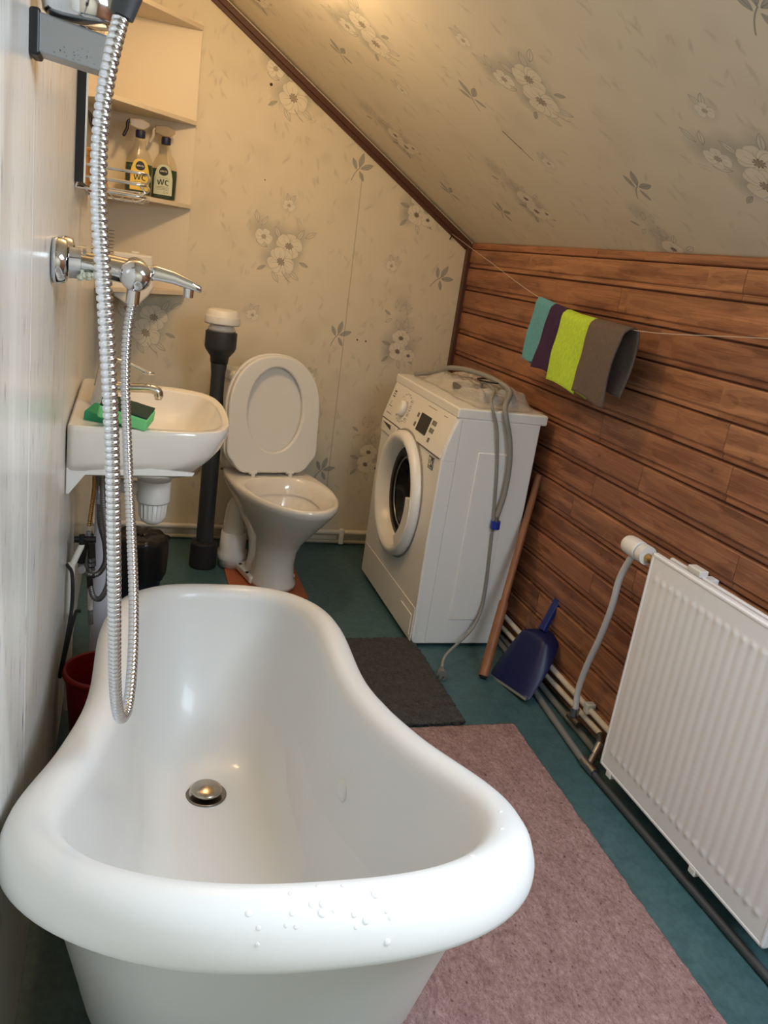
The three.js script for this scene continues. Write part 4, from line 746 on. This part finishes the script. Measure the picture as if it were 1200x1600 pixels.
{ // hose, cable and bag on the machine
  const Zs = 1.078;
  const h = thing('inlet_hose', 'grey inlet hose with blue nut draped over the washing machine', 'hose');
  mesh('hose', capped([V(1.24, 0.892, 0.42), V(1.27, 0.915, 0.5), V(1.3, 0.955, 0.62), V(1.335, 0.968, 0.76), V(1.37, 0.962, 0.88), V(1.392, 0.94, 0.98), atZ(789, 640, 1.075), atZ(796, 685, 1.09), atZ(796, 725, 1.09), atZ(788, 772, 1.09), atZ(777, 806, 1.09)], 0.0095, 90, 14), M.hoseGrey, h);
  mesh('ferrule', rod(atZ(778, 800, 1.088), atZ(775, 815, 1.088), 0.0085, 0.0085, 18), M.steel, h);
  mesh('blue_nut', rod(atZ(775, 814, 1.088), atZ(773, 826, 1.088), 0.0165, 0.0165, 12), mat(S(30, 52, 150), 0.4), h).userData.label = 'blue plastic nut';
  settle(h);
  const c = thing('power_cable', 'grey power cable with plug hanging from the washing machine to the floor', 'cable');
  const pl = atY(690, 1052, 0.016), dirp = V(-0.35, 0, 0.93).normalize();
  const e0 = pl.clone().addScaledVector(dirp, -0.035);
  mesh('cable', capped([V(1.34, 0.9, 0.84), V(1.335, 0.945, 0.87), V(1.345, 0.935, 0.95), atZ(768, 632, 1.07), atZ(776, 665, 1.083), atZ(777, 720, 1.081), atZ(772, 800, 1.081), atZ(766, 860, 1.081), atZ(758, 925, 1.084), atZ(752, 952, 1.09), atZ(738, 982, 1.115), e0.clone().add(V(0.018, 0.022, -0.034)), e0], 0.0052, 120, 10), M.hoseGrey, c);
  const p = mesh('plug', join(rod(e0, pl, 0.0085, 0.016, 18), rod(pl, pl.clone().addScaledVector(dirp, 0.018), 0.018, 0.018, 22)), mat(S(110, 112, 106), 0.5), c);
  for (const s of [-1, 1]) { const o = V(0.93, 0, 0.35).multiplyScalar(s * 0.009).add(pl).addScaledVector(dirp, 0.017); mesh('pin', rod(o, o.clone().addScaledVector(dirp, 0.02), 0.0025), M.steel, p); }
  settle(c);
  // plastic bag with coiled drain hose
  const clear = mat(S(250, 249, 247), 0.2, { transmission: 0.78, thickness: 0, ior: 1.45 });
  const top = 0.8805;
  const bag = single('plastic_bag', sheet((u, v) => {
    const z = 0.44 + 0.6 * v, x = 1.25 + 0.05 * (1 - v) * 0 + (0.26) * u, e = Math.min(1, 6 * Math.min(u, 1 - u)) * Math.min(1, 6 * Math.min(v, 1 - v)), ee = e * e * (3 - 2 * e);
    const y = top + 0.004 + ee * (0.046 + 0.012 * noise.noise(u * 4, v * 6, 1) + 0.012 * Math.abs(noise.noise(u * 9, v * 11, 3)) + 0.006 * noise.noise(u * 21, v * 23, 6));
    return V(x + 0.02 * noise.noise(v * 5, u, 9) * (1 - 0.6 * ee), y, z + 0.02 * noise.noise(u * 5, v, 4) * (1 - 0.6 * ee));
  }, 60, 90, 0.0008), clear, 'crumpled clear plastic bag lying on top of the washing machine', 'bag');
  single('drain_hose_coil', ribbed([...Array(26).keys()].map((i) => { const a = i / 25 * 2 * Math.PI * 1.55 + 0.4, r = 0.105; return V(1.375 + r * 0.92 * Math.cos(a), top + 0.014 + i * 0.0006, 0.8 + r * 1.5 * Math.sin(a)); }), 0.0115, 0.008, 0.0022, 12), mat(S(96, 94, 92), 0.5), 'dark grey ribbed drain hose coiled inside the clear plastic bag', 'hose');
  single('rubber_ring', new THREE.TorusGeometry(0.048, 0.003, 10, 48).rotateX(Math.PI / 2).translate(1.365, top + 0.074, 0.87), M.rubber, 'thin black rubber ring lying on the plastic bag', 'ring');
}

// ---------------------------------------------------------------- broomstick and dustpan
{
  const g = thing('broomstick', 'wooden broomstick leaning between washing machine and boarded wall', 'broomstick');
  const a = V(1.335, 0.012, 1.3), b = V(1.54, 0.66, 1.03), m = a.clone().lerp(b, 0.36);
  const wt = mat(S(255, 255, 255), 0.5, { map: metres(dataTex(64, 256, (x, y) => { const n = noise.noise(x / 5, y / 60, 2) * 18 + noise.noise(x / 2, y / 30, 5) * 10; return [clamp(142 + n), clamp(92 + n * 0.8), clamp(58 + n * 0.6)]; }), 1, 1) });
  mesh('grip', rod(a, m, 0.018, 0.0165, 20), wt, g);
  mesh('shaft', rod(m, b, 0.0125, 0.0125, 18), wt, g);
  const d = a.clone().sub(b).normalize(); mesh('rubber_tip', rod(a, a.clone().addScaledVector(d, 0.008), 0.0165, 0.013, 18), M.rubber, g);
  settle(g);
}
{
  const g = thing('dustpan', 'dark blue plastic dustpan leaning against the boarded wall', 'dustpan');
  // local: x across (width), y up the pan, z out of the pan
  const hwid = 0.115, len = 0.235;
  const wall = (u, v) => { // u across -1..1, v up 0..1
    const s = 2 * u - 1, taper = 1 - 0.38 * v ** 2.6, x = s * hwid * taper, up = 0.055 * (0.25 + 0.75 * v);
    const edge = Math.max(Math.abs(s) ** 7, v > 0.8 ? ((v - 0.8) / 0.2) ** 2 : 0);
    const yy = len * v * (1 - 0.12 * s * s * v);
    return V(x, yy, up * edge * (v < 0.02 ? 0.2 : 1));
  };
  mesh('pan', sheet(wall, 40, 32, 0.0028), M.navy, g);
  mesh('lip', box(-hwid, hwid, -0.002, 0.006, -0.002, 0.0025), mat(S(120, 122, 116), 0.6), g).userData.label = 'grey rubber lip';
  mesh('rib', capped([V(-0.07, 0.11, 0.003), V(-0.045, 0.16, 0.003), V(-0.02, 0.18, 0.003)], 0.002, 20, 8), M.navy, g);
  const hp = new THREE.Shape(); hp.moveTo(-0.016, 0); hp.lineTo(0.016, 0); hp.quadraticCurveTo(0.012, 0.05, 0.016, 0.1); hp.quadraticCurveTo(0.018, 0.125, 0, 0.128); hp.quadraticCurveTo(-0.018, 0.125, -0.016, 0.1); hp.quadraticCurveTo(-0.012, 0.05, -0.016, 0);
  const ho = new THREE.Path(); ho.absellipse(0, 0.085, 0.007, 0.026, 0, 2 * Math.PI, true);
  mesh('handle', extrude(hp, 0.018, 0.004, [ho]).translate(0, 0.225, 0.018), M.blue, g);
  const A = V(1.39, 0.006, 1.362), zx = V(-0.1, 0, -1).normalize(), up = V(0.145, 0.3, -0.06).normalize(), out = zx.clone().cross(up).normalize(), xx = up.clone().cross(out).normalize();
  g.quaternion.setFromRotationMatrix(new THREE.Matrix4().makeBasis(xx, up, out)); g.position.copy(A);
}

// ---------------------------------------------------------------- radiator, valve and pipes on the right wall
{
  const g = thing('radiator', 'white panel radiator mounted low on the boarded wall', 'radiator');
  const z0 = 1.874, z1 = 2.528, y0 = 0.058, y1 = 0.692, x0 = 1.44, x1 = 1.5, n = 20, pitch = (z1 - z0 - 0.05) / n;
  // front skin: shallow vertical flutes that fade out near top and bottom
  const skin = sheet((u, v) => {
    const z = z0 + 0.006 + (z1 - z0 - 0.012) * u, y = y0 + 0.006 + (y1 - y0 - 0.012) * v, k = (z - z0 - 0.025) / pitch, f = k < 0 || k > n ? 0 : Math.max(0, Math.sin(2 * Math.PI * (k - 0.25)) * 0.5 + 0.5);
    const e = Math.min(1, Math.max(0, (y - y0 - 0.052) / 0.012)) * Math.min(1, Math.max(0, (y1 - 0.055 - y) / 0.012));
    const bump = Math.exp(-(((y - y0 - 0.06) / 0.006) ** 2)) + Math.exp(-(((y - y1 + 0.062) / 0.006) ** 2));
    return V(x0 - (0.0009 * e + 0.002 * bump) * f ** 0.8, y, z);
  }, 240, 120, 0.003);
  mesh('front_panel', skin, M.radiator, g);
  mesh('edge_frame', join(box(x0 - 0.003, x0 + 0.016, y1 - 0.012, y1, z0, z1, 0.005), box(x0 - 0.003, x0 + 0.016, y0, y0 + 0.012, z0, z1, 0.005), box(x0 - 0.003, x0 + 0.016, y0, y1, z0, z0 + 0.012, 0.005), box(x0 - 0.003, x0 + 0.016, y0, y1, z1 - 0.012, z1, 0.005)), M.radiator, g);
  mesh('back_panel', box(x1 - 0.012, x1, y0 + 0.01, y1 - 0.01, z0 + 0.008, z1 - 0.008, 0.004), M.radiator, g);
  const fins = []; for (let i = 0; i < 18; i++) fins.push(box(x0 + 0.006, x1 - 0.01, y0 + 0.05, y1 - 0.04, z0 + 0.04 + i * 0.033, z0 + 0.042 + i * 0.033));
  const fi = mesh('convector_fins', join(fins), M.radiator, g); fi.userData.kind = 'stuff';
  for (const z of [z0 + 0.12, z1 - 0.14]) { mesh('wall_bracket', box(x1 - 0.002, W - 0.012, y1 - 0.09, y1 - 0.02, z - 0.015, z + 0.015, 0.003), M.radiator, g); mesh('bracket_clip', box(x1 - 0.02, x1 + 0.006, y1 - 0.014, y1 + 0.004, z - 0.03, z + 0.02, 0.003), M.whitePlastic, g); }
  for (const z of [z0 + 0.05, z0 + 0.42]) mesh('bottom_clip', box(x0 - 0.004, x0 + 0.02, y0 - 0.012, y0 + 0.006, z - 0.012, z + 0.012, 0.003), M.whitePlastic, g);
  // thermostatic valve
  settle(g);
  const v = thing('thermostat_valve', 'white thermostatic radiator valve head at the corner of the radiator', 'valve');
  const vy = 0.668, vx = 1.452, ve = 1.872;
  mesh('tail', rod(V(vx, vy - 0.004, ve), V(vx, vy - 0.004, ve - 0.04), 0.012), M.brass, v);
  mesh('base_ring', rod(V(vx, vy, ve - 0.03), V(vx, vy, ve - 0.055), 0.026, 0.026, 28), M.whitePlastic, v);
  mesh('neck', rod(V(vx, vy, ve - 0.055), V(vx, vy, ve - 0.063), 0.021, 0.021, 24), M.darkGrey, v);
  const hd = mesh('head', turned([[0, 0], [0.0245, 0], [0.0265, 0.004], [0.0275, 0.03], [0.026, 0.056], [0.023, 0.064], [0.019, 0.066], [0, 0.066]], V(vx, vy, ve - 0.061), V(vx - 0.003, vy + 0.001, ve - 0.2), 36), M.whitePlastic, v);
  mesh('symbol', join(rod(V(vx - 0.008, vy - 0.004, ve - 0.1278), V(vx + 0.008, vy + 0.004, ve - 0.1278), 0.001, 0.001, 6), rod(V(vx - 0.008, vy - 0.004, ve - 0.1278), V(vx + 0.001, vy - 0.006, ve - 0.1278), 0.001, 0.001, 6)), M.darkGrey, hd);
  settle(v);
  const p = thing('radiator_pipe', 'bent white pipe running from the thermostat valve down to the floor', 'pipe');
  const q = (u, w, x) => atX(u, w, x);
  mesh('pipe', tube([V(vx, vy - 0.012, ve - 0.09), q(968, 905, 1.458), q(957, 945, 1.468), q(938, 995, 1.482), q(915, 1045, 1.492), q(903, 1080, 1.494), q(899, 1108, 1.494)], 0.0095, 60, 16), mat(S(206, 206, 206), 0.4), p);
  const e = q(899, 1108, 1.494);
  mesh('union_nut', rod(e.clone().add(V(0, 0.004, 0)), e.clone().add(V(0, -0.022, 0)), 0.0135, 0.0135, 8), M.steel, p);
  mesh('tee', join(rod(e.clone().add(V(0, -0.035, -0.025)), e.clone().add(V(0, -0.035, 0.035)), 0.011, 0.011, 14), rod(e.clone().add(V(0, -0.02, 0)), e.clone().add(V(0, -0.04, 0)), 0.011)), mat(S(120, 108, 92), 0.35, { metalness: 0.9 }), p);
  settle(p);
}
{
  const pipe = (name, pts, r, m, label) => single(name, capped(pts, r, 60, 14), m, label, 'pipe');
  const X = 1.532;
  const u = thing('heating_pipe', 'white pipe along the boarded wall near the floor, upper of two', 'pipe');
  mesh('pipe', rod(V(X, 0.112, 0.05), V(X, 0.07, 2.6), 0.0095), M.pipeWhite, u);
  mesh('pipe_clip', join(box(X - 0.014, X + 0.016, 0.072, 0.106, 1.63, 1.655, 0.004)), M.whitePlastic, u); settle(u);
  pipe('heating_pipe', [V(X, 0.05, 0.05), V(X, 0.05, 1.0), V(X, 0.05, 1.72)], 0.0095, M.pipeWhite, 'white pipe along the boarded wall near the floor, lower of two');
  const g = thing('floor_pipe', 'grey pipe lying along the floor in front of the radiator', 'pipe');
  const r = 0.0105;
  mesh('pipe', capped([V(1.512, r, 0.4), V(1.506, r, 1.05), V(1.488, r, 1.3), V(1.466, r, 1.52), V(1.446, r, 1.74), V(1.44, r, 1.81)], r, 50, 14), M.pipeGrey, g);
  mesh('fitting', join(rod(V(1.44, r + 0.004, 1.8), V(1.44, r + 0.004, 1.865), 0.0145, 0.0145, 14), rod(V(1.44, r + 0.004, 1.83), V(1.49, 0.05, 1.79), 0.011), rod(V(1.47, 0.034, 1.805), V(1.495, 0.055, 1.785), 0.014, 0.014, 8), rod(V(1.49, 0.05, 1.79), V(1.525, 0.052, 1.735), 0.011)), M.steel, g);
  mesh('pipe_continued', capped([V(1.44, r, 1.86), V(1.442, r, 2.1), V(1.446, r, 2.4), V(1.45, r, 2.7), V(1.46, r, 3.2)], r, 40, 14), mat(S(62, 66, 70), 0.5), g).userData.label = 'dark grey length of pipe';
  settle(g);
  single('floor_pipe', capped([V(1.535, 0.012, 0.5), V(1.532, 0.012, 1.1), V(1.518, 0.012, 1.4), V(1.505, 0.012, 1.78)], 0.0105, 30, 14), M.pipeGrey, 'short grey pipe on the floor close under the white wall pipes', 'pipe');
}

// ---------------------------------------------------------------- clothesline with cloths
const LX = 1.45, linePts = [V(1.451, 1.464, 0.004), V(LX, 1.362, 0.48), V(LX, 1.262, 0.96), V(LX, 1.232, 1.25), V(LX, 1.222, 1.56), V(LX, 1.262, 2.06), V(LX, 1.34, 3.1), V(LX, 1.42, 4.145)];
single('clothesline', new THREE.TubeGeometry(new THREE.CatmullRomCurve3(linePts, false, 'centripetal'), 160, 0.001, 6), mat(S(200, 190, 175), 0.7), 'thin pale clothesline stretched along the boarded wall', 'clothesline');
{ const n = thing('line_nail', 'small dark nail in the papered wall holding the clothesline', 'nail'); mesh('nail', rod(V(1.451, 1.47, -0.004), V(1.451, 1.47, 0.014), 0.003), M.rubber, n); mesh('hook_wire', capped([V(1.451, 1.468, 0.01), V(1.45, 1.452, 0.012), V(1.446, 1.44, 0.008)], 0.0025, 12, 8), M.rubber, n); settle(n); }
const lineY = (z) => { for (let i = 0; i < linePts.length - 1; i++) if (z <= linePts[i + 1].z) { const a = linePts[i], b = linePts[i + 1]; return a.y + (b.y - a.y) * (z - a.z) / (b.z - a.z); } return 1.26; };
const terry = dataTex(256, 256, (x, y) => { const n = (rnd() - 0.5) * 34 + noise.noise(x / 9, y / 9, 3) * 16; return [clamp(232 + n), clamp(232 + n), clamp(232 + n)]; });
// a cloth folded over the line: half in front (towards the room), half behind
function cloth(name, label, z0, z1, front, back, col, o = {}) {
  const { gap = 0.012, skew = -0.04, flare = 0, th = 0.004, sd = 1, offs = 0, openN = 0 } = o;
  const f = (u, v) => {
    const zt = z0 + (z1 - z0) * u, yt = lineY(zt) + 0.003 + offs;
    const t = v * 2 - 1;                                  // -1 front hem ... 0 top ... 1 back hem
    const d = Math.abs(t), len = t < 0 ? front : back, fall = Math.max(0, d - 0.04) / 0.96;
    const bulge = (gap + openN * u * Math.sin(Math.PI * Math.min(1, fall * 1.05)) ) * Math.min(1, d / 0.1);
    const wav = 0.006 * noise.noise(u * 3 + sd * 7, fall * 2.5, sd) * Math.min(1, fall * 3) ;
    return V(LX + offs * 0 + Math.sign(t) * bulge * (t < 0 ? 1 : 0.7) + wav, yt + (d < 0.04 ? 0 : -fall * len * (1 + 0.03 * Math.sin(u * 4 + sd))), zt + skew * fall * (t < 0 ? 1 : 0.7) + flare * fall * (u - 0.5));
  };
  return single(name, sheet(f, 18, 44, th), mat(col, 0.95, { map: terry, sheen: 0.4, sheenRoughness: 0.6 }), label, 'cloth', 'cleaning cloths on the clothesline');
}
cloth('cleaning_cloth', 'teal cleaning cloth hanging on the clothesline beside the purple one', 0.962, 1.115, 0.205, 0.215, S(104, 174, 190), { sd: 1 });
cloth('cleaning_cloth', 'dark purple cleaning cloth hanging between teal and lime cloths', 1.085, 1.205, 0.21, 0.19, S(66, 36, 78), { sd: 2, gap: 0.018, skew: -0.05, flare: 0.03 });
cloth('cleaning_cloth', 'lime green cleaning cloth hanging on the clothesline', 1.18, 1.37, 0.225, 0.235, S(200, 236, 72), { sd: 3, gap: 0.024, skew: -0.03 });
cloth('cleaning_cloth', 'taupe grey cloth folded open over the clothesline beside the lime cloth', 1.362, 1.55, 0.225, 0.19, S(112, 98, 90), { sd: 4, gap: 0.026, skew: -0.03, openN: 0.014, th: 0.006 });

// ---------------------------------------------------------------- rugs
function rug(name, label, pts, h, col, pile) {
  const [a, b, c, d] = pts;   // far-left, far-right, near-right, near-left
  const f = (u, v) => { const p = a.clone().lerp(b, u), q = d.clone().lerp(c, u), r = p.lerp(q, v), e = Math.min(1, 30 * Math.min(u, 1 - u, v, 1 - v)); return V(r.x + 0.004 * noise.noise(u * 20, v * 30, 3), h * (0.55 + 0.45 * e) + pile * (noise.noise(r.x * 90, r.z * 90, 2) + 0.7 * noise.noise(r.x * 220, r.z * 220, 5)), r.z + 0.004 * noise.noise(u * 24, v * 20, 8)); };
  return single(name, sheet(f, 220, 260, h * 0.9), col, label, 'rug');
}
const rugTex = (base, dark, amp) => dataTex(512, 512, (x, y) => { const n = noise.noise(x / 26, y / 26, 1) * amp * 0.7 + noise.noise(x / 6, y / 6, 5) * amp + (rnd() - 0.5) * amp * 1.6, s = noise.noise(x / 4, y / 4, 11) > 0.5 ? dark : 0; return base.map((k) => clamp(k + n + s)); });
rug('bath_rug', 'dusty pink short-pile rug on the floor beside the bathtub', [V(0.62, 0, 1.6), V(1.312, 0, 1.592), V(1.27, 0, 2.95), V(0.62, 0, 2.95)], 0.011, mat(S(255, 255, 255), 0.95, { map: rugTex([143, 114, 110], -40, 21) }), 0.0018);
rug('bath_mat', 'charcoal shaggy bath mat on the floor in front of the washing machine', [V(0.72, 0, 1.03), V(1.165, 0, 1.02), V(1.155, 0, 1.578), V(0.72, 0, 1.585)], 0.014, mat(S(255, 255, 255), 0.97, { map: rugTex([62, 60, 56], -22, 14) }), 0.004);

renderer.render(scene, camera);
